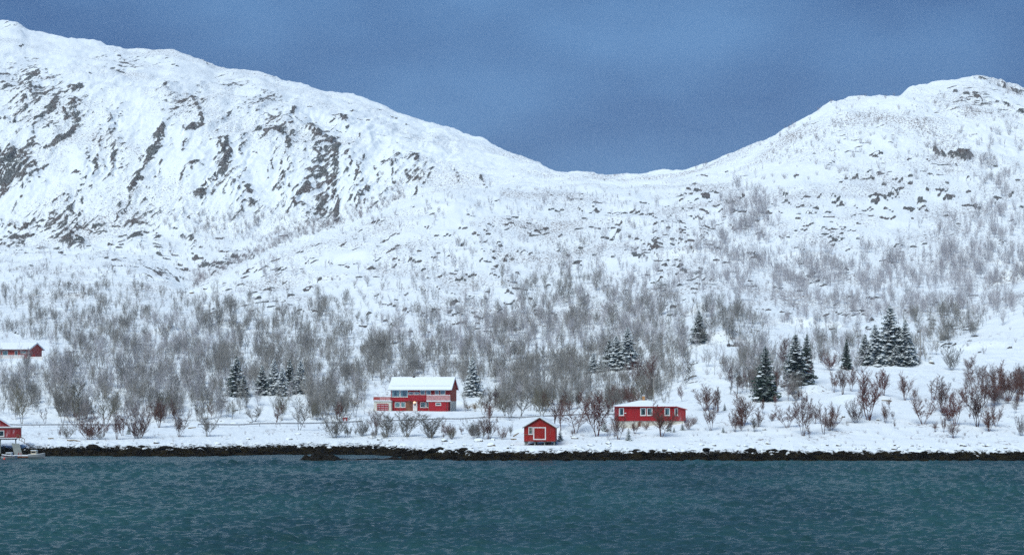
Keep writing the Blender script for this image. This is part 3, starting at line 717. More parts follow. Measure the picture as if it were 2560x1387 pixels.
MB().box(2.73, 2.83, -0.5, -0.42, -0.4, 0.8).build("gate_post", M['redsmooth'], C2)
o_ = 0.35; rz_ = 0.95
V = [(-o_, -o_, zt), (10.7+o_, -o_, zt), (10.7+o_, 7+o_, zt), (-o_, 7+o_, zt), (4.6, 3.5, zt+rz_+0.1), (6.1, 3.5, zt+rz_+0.1),
     (-o_, -o_, zt-0.14), (10.7+o_, -o_, zt-0.14), (10.7+o_, 7+o_, zt-0.14), (-o_, 7+o_, zt-0.14)]
e = MB(); e.add(V, [(0,1,5,4),(1,2,5),(2,3,4,5),(3,0,4),(6,7,1,0),(7,8,2,1),(8,9,3,2),(9,6,0,3),(9,8,7,6)]); rf = e.build("roof", M['red'], C2)
def off(p, dz, k=1.0): return (5.35+(p[0]-5.35)*k, 3.5+(p[1]-3.5)*k, p[2]+dz)
e = MB(); lo_ = [off(V[i], 0.004) for i in range(6)]; hi_ = [off(V[i], 0.06, 0.985) if i < 4 else off(V[i], 0.08) for i in range(6)]
e.add(lo_+hi_, [(6,7,11,10),(7,8,11),(8,9,10,11),(9,6,10),(0,1,7,6),(1,2,8,7),(2,3,9,8),(3,0,6,9)]); e.build("snow_cover", M['snow'], rf)
ch = MB().box(5.05, 5.5, 3.4, 3.85, zt+0.9, zt+1.95).build("chimney", M['paleorange'], rf)
MB().box(5.0, 5.55, 3.35, 3.9, zt+1.953, zt+2.08).build("snow_cap", M['snow'], ch)

# ---- red boathouse on posts by the water
BY = 270.0; bp = photo(1310, 1108, BY)
B = thing("boathouse", "small worn red boathouse on posts at the water's edge, white-framed door", "boathouse", (bp.x, bp.y, 2.15), math.radians(-4.5))
BZ = 0.62; BW, BH, BR, BD = 5.4, 2.4, 1.62, 6.0
b_ = MB(); b_.prism([(0, BZ), (BW, BZ), (BW, BZ+BH), (BW/2, BZ+BH+BR), (0, BZ+BH)], 0, BD)
b_.build("wall", M['redold'], B)
for i in range(4):
    for j in (0.1, 2.9, 5.7): MB().box(0.1+i*1.68, 0.28+i*1.68, j, j+0.18, -0.6, BZ-0.003).build("post", M['greywood'], B)
MB().box(-0.04, BW+0.04, -0.05, 0.12-0.16, BZ-0.16, BZ-0.02).build("sill_beam", M['darkwood'], B)
r_ = MB(); ov = 0.28; k = BR/(BW/2)
r_.prism([(-ov, BZ+BH-k*ov), (BW/2, BZ+BH+BR), (BW+ov, BZ+BH-k*ov), (BW+ov, BZ+BH-k*ov+0.1), (BW/2, BZ+BH+BR+0.1), (-ov, BZ+BH-k*ov+0.1)], -0.3, BD+0.3)
rf = r_.build("roof", M['darkwood'], B)
sn = MB(); zz = 0.104
sn.prism([(-ov-0.05, BZ+BH-k*ov+zz), (BW/2, BZ+BH+BR+zz), (BW+ov+0.05, BZ+BH-k*ov+zz), (BW+ov+0.05, BZ+BH-k*ov+zz+0.13), (BW/2+0.3, BZ+BH+BR+zz+0.02), (BW/2, BZ+BH+BR+zz+0.16), (-ov-0.05, BZ+BH-k*ov+zz+0.15)], -0.32, BD+0.32)
sn.build("snow_cover", M['snow'], rf)
for s_ in (0, 1):
    bb = MB(); x0, x1 = ((-ov, BW/2) if s_ == 0 else (BW+ov, BW/2))
    bb.prism([(x0, BZ+BH-k*ov+0.0), (x1, BZ+BH+BR+0.0), (x1, BZ+BH+BR+0.1), (x0, BZ+BH-k*ov+0.1)], -0.34, -0.303); bb.build("barge_board", M['greywood'], rf)
dr = MB().box(1.78, 3.62, -0.05, -0.003, BZ+0.42, BZ+2.28).build("door", M['redold'], B)
f = MB(); f.box(1.6, 1.776, -0.07, -0.003, BZ+0.25, BZ+2.45).box(3.624, 3.8, -0.07, -0.003, BZ+0.25, BZ+2.45).box(1.777, 3.623, -0.068, -0.003, BZ+2.284, BZ+2.448).box(1.777, 3.623, -0.068, -0.003, BZ+0.252, BZ+0.416)
f.build("frame", M['white'], dr)
for i in range(8): MB().box(1.79+i*0.228, 1.79+i*0.228+0.215, -0.066, -0.052, BZ+0.43, BZ+2.27).build("board", M['redold'], dr)
wn = window(B, 0.78, 1.5, BZ+1.2, BZ+2.48, 0.0, 0.1)
MB().box(0.9, 1.36, -0.042, -0.03, BZ+1.75, BZ+2.3).build("drawn_blind", M['paleorange'], wn)
MB().box(0.05, 0.6, -0.08, -0.004, BZ+1.12, BZ+1.2).build("cleat", M['tanwood'], B)
for nm, a, c, s_ in (("long", (0.8, 2.0, -0.05), (4.6, 2.2, 0.35), 0.16), ("b", (1.0, 1.4, 0.1), (2.6, 1.5, 0.5), 0.14), ("c", (3.1, 1.2, 0.1), (5.0, 1.6, 0.2), 0.2)):
    tag(MB().bar((0, 0, 0), (c[0]-a[0], c[1]-a[1], c[2]-a[2]), s_, s_).build("stored_log", M['darkwood'], None, B.matrix_basis @ Vector(a) if False else (Matrix.Translation(B.location) @ Matrix.Rotation(B.rotation_euler.z, 4, 'Z')) @ Vector(a), B.rotation_euler.z),
        "dark weathered log lying in the shadow under the boathouse floor", "log", "logs under the boathouse")

# ---- faded red bungalow on the slope at the left edge
LY = 428.0; lp_ = photo(72.8, 889, LY)
A_ = math.radians(-8)
Hh = thing("red_bungalow", "faded red bungalow with snowy roof cut off by the left edge, up the slope", "house", (lp_.x, lp_.y, 20.3), A_)
MB().prismx([(0, -1.0), (8, -1.0), (8, 2.35), (4, 3.9), (0, 2.35)], -16, 0).build("wall", M['redpale'], Hh)
gable_roof(Hh, -16, 0, 0, 8, 2.35, 1.55, 0.6, 0.1, 0.22, (0.4, 0.5), 'white', 9)
for a, b, z0, z1, cu in [(-9.6, -8.3, .5, 1.95, [(0, 1)]), (-7.7, -6.1, .45, 1.95, [(0, 1)]), (-4.2, -3.25, .45, 1.95, [(0, .4)]), (-2.45, -0.85, 1.1, 1.75, [(0, 1)])]:
    window(Hh, a, b, z0, z1, 0.0, curtain=cu)
MB().box(-0.1, 0.04, -0.05, -0.004, -0.2, 2.2).build("corner_board", M['white'], Hh)
dk = MB().box(-16, -0.5, -2.0, -0.06, -0.95, -0.75).build("deck", M['brown'], Hh)
for i in range(9): MB().box(-16, -0.55, -2.05, -2.01, -0.7+i*0.14, -0.7+i*0.14+0.115).build("rail_board", M['white'], dk)
for i in range(9): MB().box(-15.9+i*1.9, -15.8+i*1.9, -2.005, -1.92, -0.74, 0.58).build("rail_post", M['white'], dk)
MB().box(-16, -0.5, -2.1, -1.9, 0.585, 0.66).build("rail_cap", M['snow'], dk)
for i in range(7): MB().box(-15.5+i*2.4, -15.35+i*2.4, -1.9, -1.75, -2.4, -0.953).build("deck_post", M['brown'], dk)
MB().box(0.06, 1.3, 0.9, 0.98, 0.0, 0.9).build("side_hatch", M['redold'], Hh)
MB().box(0.02, 4.5, -1.2, -1.1, -1.2, 0.2).build("snow_fence", M['white'], Hh)
MB().box(-12.4, -11.8, 3.7, 4.3, 3.5, 4.6).build("chimney", M['darkwood'], Hh)

# ---- red quay shed, gangway, pontoon and boats at the left edge
QY = 277.0; qp = photo(0, 1095, QY)
S = thing("quay_shed", "rime-faded red quay shed cut off by the left edge beside the gangway", "boathouse", (qp.x, qp.y, qp.z), math.radians(16))
MB().box(-9, 3.5, 0, 5.5, 0, 1.85).build("wall", M['frosted'], S)
MB().box(-9.1, 3.62, -0.15, 5.6, 1.853, 1.95).build("low_roof", M['white'], S)
MB().box(-9.1, 3.6, -0.1, 5.6, 1.954, 2.06).build("snow_cover", M['snow'], S)
up_ = MB(); up_.prism([(-9, 1.9), (1.6, 1.9), (-3.7, 5.4)], 1.2, 5.4); up_.build("gable_wall", M['frosted'], S)
gr_ = MB(); gr_.prism([(-3.7, 5.45), (1.95, 1.75), (1.95, 1.93), (-3.7, 5.62)], 0.9, 5.7); gr_.prism([(-3.7, 5.45), (-9.4, 1.75), (-9.4, 1.93), (-3.7, 5.62)][::-1], 0.9, 5.7); gr = gr_.build("roof", M['redsmooth'], S)
gs_ = MB(); gs_.prism([(-3.7, 5.625), (1.98, 1.935), (1.98, 2.05), (-3.7, 5.75)], 0.95, 5.7); gs_.build("snow_cover", M['snow'], gr)
window(S, -1.4, 0.72, 0.3, 1.4, 0.0, 0.13)
dk = MB().box(-9, 2.9, -1.6, -0.01, -0.22, -0.04).build("deck", M['darkwood'], S)
MB().box(-9, 2.85, -1.62, -0.3, -0.037, 0.09).build("snow", M['snow'], dk)
for x in (-5, -2.5, 0, 2.6): MB().box(x, x+0.2, -1.4, -1.2, -2.6, -0.223).build("deck_post", M['greywood'], dk)
stp = MB(); z_ = 0.12
for i in range(6): MB().box(2.95+i*0.24, 3.2+i*0.24, -1.5, -0.5, -0.12-i*0.16, -0.06-i*0.16).build("step", M['tanwood'], dk)
for y in (-1.5, -0.52):
    MB().bar((2.85, y, 0.75), (4.25, y, -0.2), 0.07).build("handrail", M['tanwood'], dk)
    for i in range(4): MB().bar((2.9+i*0.42, y, -0.1-i*0.28), (2.9+i*0.42, y, 0.7-i*0.28), 0.06).build("baluster", M['tanwood'], dk)
gp0 = photo(39, 1108, 273.5); gp1 = photo(46, 1138, 269.0); gp1.z = 0.55
G = thing("gangway", "grey planked gangway sloping from the quay down to the pontoon", "gangway", gp0)
dvec = gp1-gp0
for s_ in (-1, 1): MB().bar((s_*0.62, 0, -0.12), (dvec.x+s_*0.62, dvec.y, dvec.z-0.12), 0.1, 0.16).build("side_beam", M['greywood'], G)
npk = 13
for i in range(npk):
    t0, t1 = i/npk, (i+0.8)/npk
    p, q = dvec*t0, dvec*t1
    V = [(p.x-0.68, p.y, p.z), (p.x+0.68, p.y, p.z), (q.x+0.68, q.y, q.z), (q.x-0.68, q.y, q.z)]
    e = MB(); e.add(V+[(a, b, c-0.05) for a, b, c in V], [(0,1,2,3),(7,6,5,4),(0,4,5,1),(1,5,6,2),(2,6,7,3),(3,7,4,0)]); e.build("plank", M['greywood'], G)
pc = photo(59, 1146, 267.5)
P_ = thing("pontoon", "small snow-covered wooden pontoon between the two moored boats", "pontoon", (pc.x, pc.y, 0))
MB().box(-1.7, 1.7, -0.9, 0.9, 0.12, 0.36).build("deck", M['brown'], P_)
for x in (-1.3, 0.6): MB().box(x, x+0.8, -0.8, 0.8, -0.25, 0.117).build("float", M['black'], P_)
MB().box(-1.72, 1.72, -0.93, 0.92, 0.363, 0.5).build("snow", M['snow'], P_)
for x in (-0.75, -0.35): MB().box(x, x+0.1, -0.5, -0.4, 0.5, 0.95).build("mooring_post", M['redsmooth'], P_)

def boat(name, label, x, v, Y, L_, beam, hgt, flip, hull, stripe, cabin):
    p = photo(x, v, Y); T = thing(name, label, "boat", (p.x, p.y, 0), 0)
    n = 12; V = []; F = []
    for i in range(n+1):
        t = i/n; xx = (t-0.5)*L_*(-1 if flip else 1)
        wv_ = beam/2*(1-max(0, (t-0.45)/0.55)**2.2); sh_ = hgt*(0.8+0.35*t*t)
        kz = -0.18+0.28*max(0, (t-0.6)/0.4)**2
        for yy, z in ((-wv_, sh_), (-wv_*0.86, sh_*0.45), (-wv_*0.45, kz+0.05), (0, kz), (wv_*0.45, kz+0.05), (wv_*0.86, sh_*0.45), (wv_, sh_), (wv_*0.8, sh_-0.03), (-wv_*0.8, sh_-0.03)):
            V.append((xx, yy, z))
    k = 9
    for i in range(n):
        for j in range(k): F.append((i*k+j, (i+1)*k+j, (i+1)*k+(j+1) % k, i*k+(j+1) % k))
    F.append(tuple(range(k))); F.append(tuple(range((n+1)*k-1, n*k-1, -1)))
    b = MB(); b.add(V, F); b.build("hull", M[hull], T)
    s_ = MB()
    for i in range(n):
        q = []
        for ii in (i, i+1):
            a = Vector(V[ii*k]); c = Vector(V[ii*k+1]); o = Vector((0, -0.02, 0))
            q.append(a*0.85+c*0.15+o); q.append(a*0.35+c*0.65+o)
        s_.add(q, [(0, 2, 3, 1)])
    if stripe: s_.build("stripe", M[stripe], T)
    sg = -1 if flip else 1
    cb = MB(); a, bb, hh, mm = cabin
    cb.prism([(a, hgt*0.9), (bb, hgt*0.9), (bb-0.12*sg*0, hgt+hh), (a+0.05, hgt+hh)] if a < bb else [(bb, hgt*.9), (a, hgt*.9), (a, hgt+hh), (bb, hgt+hh)], -beam*0.33, beam*0.33)
    c_ = cb.build("cabin", M[mm], T)
    MB().box(min(a, bb)+0.1, max(a, bb)-0.1, -beam*0.34-0.01, -beam*0.33-0.002, hgt+hh*0.35, hgt+hh*0.8).build("windscreen", M['dark'], c_)
    MB().box(min(a, bb)-0.03, max(a, bb)+0.03, -beam*0.35, beam*0.35, hgt+hh+0.004, hgt+hh+0.09).build("snow", M['snow'], c_)
    V2 = []; F2 = []
    for i in range(n+1):
        for j in (0, 8, 7, 6):
            x_, y_, z_ = V[i*k+j]; V2.append((x_, y_*0.97, z_+(0.03 if j in (0, 6) else 0.10)))
    for i in range(n):
        for j in range(3): F2.append((i*4+j, (i+1)*4+j, (i+1)*4+j+1, i*4+j+1))
    e = MB(); e.add(V2, F2); e.build("snow", M['snow'], T)
    return T
boat("motor_boat", "white motor boat with maroon stripe and snow-covered deck left of the pontoon", 22, 1149, 264.5, 2.5, 1.6, 0.62, True, 'hull', 'purple', (-0.35, 0.55, 0.36, 'hull'))
rb = boat("cabin_boat", "grey open boat with a beige canvas shelter right of the pontoon", 93, 1148, 265.5, 2.7, 1.5, 0.78, False, 'hullgrey', None, (-0.95, -0.05, 0.55, 'beige'))
bm = bpy.data.meshes.new("buoy")
import bmesh
b2 = bmesh.new(); bmesh.ops.create_uvsphere(b2, u_segments=12, v_segments=8, radius=0.17)
for v in b2.verts: v.co.z *= 1.15
bmesh.ops.create_cone(b2, segments=8, radius1=0.05, radius2=0.03, depth=0.14, cap_ends=True, matrix=Matrix.Translation((0, 0, 0.23)))
b2.to_mesh(bm); b2.free(); bm.materials.append(M['buoy'])
p = photo(11, 1154, 262); tag(obj("mooring_buoy", bm, None, (p.x, p.y, 0.06)), "orange-red mooring buoy floating in front of the striped boat", "buoy")

# ---- road guard rails
def guardrail(label, xa, xb, vfun, Yf, step=4.0):
    pts = []
    n = max(2, int((xb-xa)/FPX*338/step))
    for i in range(n+1):
        x = xa+(xb-xa)*i/n; Y = Yf(x); X = (x-1280)/FPX*Y; pts.append(Vector((X, Y, ground_z(X, Y))))
    T = thing("guard_rail", label, "guard rail", pts[0], group="guard rails along the road")
    o = pts[0]
    for i in range(n):
        a = pts[i]-o; c = pts[i+1]-o
        MB().bar((a.x, a.y, a.z+0.62), (c.x, c.y, c.z+0.62), 0.06, 0.30).build("beam", M['steel'], T)
        MB().bar((a.x, a.y, a.z+0.80), (c.x, c.y, c.z+0.80), 0.10, 0.06).build("snow", M['snow'], T)
    for q in pts:
        a = q-o; MB().box(a.x-0.06, a.x+0.06, a.y+0.04, a.y+0.16, a.z-0.4, a.z+0.7).build("post", M['steel'], T)
yrd = lambda x: float(np.interp(x, xs, Yc[5]))+0.8
guardrail("grey road guard rail at far left behind the quay shed", -40, 330, None, yrd)
guardrail("grey road guard rail left of the red mailbox stand", 495, 905, None, yrd)
guardrail("long grey road guard rail between the large red house and the cottage", 955, 1545, None, yrd)

# ---- red mailbox stand
p = ground_at(863, 1057)
T = thing("mailbox_stand", "small red mailbox stand with white notice by the road", "mailbox", p)
MB().box(-0.05, 0.05, -0.05, 0.05, -0.3, 0.5).build("post", M['darkwood'], T)
bx = MB().prism([(-0.5, 1.25), (-0.42, 0.5), (0.42, 0.5), (0.55, 1.25)], -0.3, 0.3).build("box", M['redsmooth'], T)
MB().box(-0.16, 0.16, -0.32, -0.303, 0.6, 0.85).build("notice", M['white'], bx)
MB().box(-0.6, 0.62, -0.38, 0.36, 1.253, 1.3).build("roof", M['redsmooth'], T)
MB().box(-0.6, 0.6, -0.36, 0.34, 1.303, 1.4).build("snow", M['snow'], T)

# ---- utility poles and wires
poles = []
for x, vt, vb, Yp, lab in [(663, 905, 990, 395, "pale utility pole standing among the snowy spruces"), (1653, 846, 945, 420, "thin pale utility pole beside the big snowy spruce clump"),
                           (1634.7, 940, 1006, 330, "short grey pole right behind the red cottage"), (2301, 822, 905, 405, "thin grey pole right of the largest spruce group")]:
    X = (x-1280)/FPX*Yp; zt_ = CAMZ+(HOR-vt)*Yp/FPX; zb_ = min(ground_z(X, Yp), CAMZ+(HOR-vb)*Yp/FPX)-0.5
    T = thing("utility_pole", lab, "utility pole", (X, Yp, zb_), group="utility poles")
    MB().tube([(0, 0, 0), (0, 0, zt_-zb_)], [0.13, 0.09], 8).build("shaft", M['polewood'], T)
    MB().bar((-0.5, 0, zt_-zb_-0.4), (0.5, 0, zt_-zb_-0.4), 0.09).build("cross_arm", M['polewood'], T)
    for s_ in (-0.42, 0.42): MB().tube([(s_, 0, zt_-zb_-0.36), (s_, 0, zt_-zb_-0.18)], [0.05, 0.03], 6).build("insulator", M['white'], T)
    poles.append(Vector((X, Yp, zt_-0.2)))
def wire(a, b, sag, label):
    pts = [a+(b-a)*t-Vector((0, 0, 4*sag*t*(1-t))) for t in np.linspace(0, 1, 20)]
    o = pts[0]; tag(MB().tube([q-o for q in pts], [0.022]*20, 4).build("power_line", M['black'], None, o), label, "power line")
wire(poles[0], poles[1], 3.0, "thin power line running behind the large red house")
wire(photo(-250, 950, 400), poles[0], 2.0, "thin power line running left from the pole in the spruces")

# ------------------------------------------------------------------ trees
def unit(v): return v/ (np.linalg.norm(v)+1e-9)
class TW:
    def __init__(s): s.V = []; s.F = []
    def tube(s, P, R, n=3):
        b = len(s.V); k = len(P)
        for i in range(k):
            d = unit(P[min(i+1, k-1)]-P[max(i-1, 0)]); a = unit(np.cross(d, (0.31, 0.95, 0.1))); c = np.cross(d, a)
            for j in range(n):
                t = 2*math.pi*j/n+0.5; s.V.append(P[i]+R[i]*(a*math.cos(t)+c*math.sin(t)))
        for i in range(k-1):
            for j in range(n): s.F.append((b+i*n+j, b+i*n+(j+1) % n, b+(i+1)*n+(j+1) % n, b+(i+1)*n+j))
    def cone(s, p, q, r):
        b = len(s.V); d = unit(q-p); a = unit(np.cross(d, (0.31, 0.95, 0.1))); c = np.cross(d, a)
        for j in range(3):
            t = 2.094*j+0.5; s.V.append(p+r*(a*math.cos(t)+c*math.sin(t)))
        s.V.append(q); s.F += [(b, b+1, b+3), (b+1, b+2, b+3), (b+2, b, b+3)]
def birch(seed, stems, lean, branches, twigs, clear=0.25, up=0.9, spread=0.32, tk=1.0, sub=2):
    """bare broadleaf of unit height: stems, then branches and twigs; returns (wood, twig) builders"""
    r = np.random.default_rng(seed); A, Bm = TW(), TW()
    for s in range(stems):
        az = 2*math.pi*(s+r.random()*0.8)/stems; ln = lean*(0.4+0.9*r.random()) if stems > 1 else lean*0.4*r.random()
        Hs = (0.72+0.28*r.random()) if s else 1.0
        n = 7; P = []; p = np.array([0.015*math.cos(az), 0.015*math.sin(az), -0.03]); d = unit(np.array([math.sin(ln)*math.cos(az), math.sin(ln)*math.sin(az), math.cos(ln)]))
        for i in range(n):
            P.append(p); d = unit(d+np.array([0, 0, 0.10])+r.normal(0, 0.07, 3)); p = p+d*Hs/(n-1)/max(0.75, math.cos(ln*0.6))
        R = [0.0078*tk*(1-0.85*i/(n-1))*(0.7+0.6*r.random() if i == 0 else 1)/(1+0.12*stems) for i in range(n)]
        A.tube(P, R, 3)
        for b in range(branches):
            t = clear+(0.98-clear)*(b+r.random())/branches; f = t*(n-1); i = min(int(f), n-2); p0 = P[i]+(P[i+1]-P[i])*(f-i)
            az2 = r.random()*6.283; out = np.array([math.cos(az2), math.sin(az2), 0])
            bl = spread*(1.05-0.65*t)*(0.6+0.7*r.random())
            d = unit(out+np.array([0, 0, up*(0.5+0.8*r.random())])+0.35*unit(P[i+1]-P[i])); q = [p0]; dd = d
            for j in range(3):
                dd = unit(dd+np.array([0, 0, 0.16])+r.normal(0, 0.12, 3)); q.append(q[-1]+dd*bl/3)
            br = 0.0042*tk*(1.1-0.6*t); Bm.tube(q, [br, br*0.7, br*0.45, br*0.15], 3)
            for w in range(twigs):
                u = 0.15+0.85*(w+r.random())/twigs; fj = u*3; j = min(int(fj), 2); p1 = q[j]+(q[j+1]-q[j])*(fj-j)
                dt = unit(unit(q[j+1]-q[j])*0.7+r.normal(0, 0.55, 3)+np.array([0, 0, 0.35])); tl = bl*0.42*(1.1-0.5*u)*(0.6+0.8*r.random())
                p2 = p1+dt*tl; Bm.cone(p1, p2, 0.0021*tk)
                for _ in range(sub):
                    v = 0.3+0.6*r.random(); p3 = p1+(p2-p1)*v; d3 = unit(dt*0.6+r.normal(0, 0.6, 3)+np.array([0, 0, 0.2]))
                    Bm.cone(p3, p3+d3*tl*0.5*(0.5+0.7*r.random()), 0.0016*tk)
    return A, Bm
VAR = {}
def variants(kind, n, **kw):
    L_ = []
    for i in range(n):
        a, b = birch(100*len(VAR)+i+7, **kw)
        L_.append((mesh(kind+"_trunk", a.V, a.F, [M['bark']]), mesh(kind+"_crown", b.V, b.F, [M['twig']])))
    VAR[kind] = L_
variants('tree', 7, stems=2, lean=0.24, branches=26, twigs=8, clear=0.22, up=0.65, spread=0.38, tk=1.35, sub=3)
variants('slender', 3, stems=2, lean=0.12, branches=20, twigs=6, clear=0.26, up=1.0, spread=0.24, tk=1.7, sub=3)
variants('vase', 7, stems=5, lean=0.24, branches=20, twigs=8, clear=0.27, up=0.95, spread=0.28, tk=1.35, sub=3)
variants('bush', 5, stems=12, lean=0.78, branches=12, twigs=7, clear=0.12, up=0.6, spread=0.34, tk=1.6, sub=3)
NATW = {}
for k_, L_ in VAR.items():
    ws = []
    for tm, cm in L_:
        co = np.empty(len(cm.vertices)*3, np.float32); cm.vertices.foreach_get("co", co); co = co.reshape(-1, 3); ws.append(np.percentile(co[:, 0], 97)-np.percentile(co[:, 0], 3))
    NATW[k_] = float(np.mean(ws))
TONE = {'grey': (0.155, 0.143, 0.126), 'red': (0.100, 0.026, 0.020), 'brown': (0.108, 0.044, 0.031), 'pink': (0.160, 0.092, 0.084), 'olive': (0.140, 0.126, 0.090), 'tan': (0.34, 0.25, 0.15), 'frost': (0.26, 0.235, 0.235), 'dark': (0.070, 0.026, 0.020)}
CNT = [0]
def place_tree(kind, pos, h, wpx_ratio, tone, label, group=None, name=None, cat=None):
    i = CNT[0]; CNT[0] += 1
    tm, cm = VAR[kind][i % len(VAR[kind])]
    nm = name or ('birch_tree' if kind in ('tree', 'slender') else 'bare_bush')
    T = thing(nm, label, cat or ('tree' if kind in ('tree', 'slender') else 'bush'), (pos.x, pos.y, pos.z-0.02), rnd.uniform(0, 6.28), group)
    sxy = h*wpx_ratio; T.scale = (sxy, sxy, h)
    c = TONE[tone]; j = rnd.uniform(0.8, 1.25); colr = (c[0]*j, c[1]*j, c[2]*j, 1)
    a = obj("trunk", tm, T); b = obj("crown", cm, T); a.color = (colr[0]*0.75, colr[1]*0.75, colr[2]*0.75, 1); b.color = colr
    return T
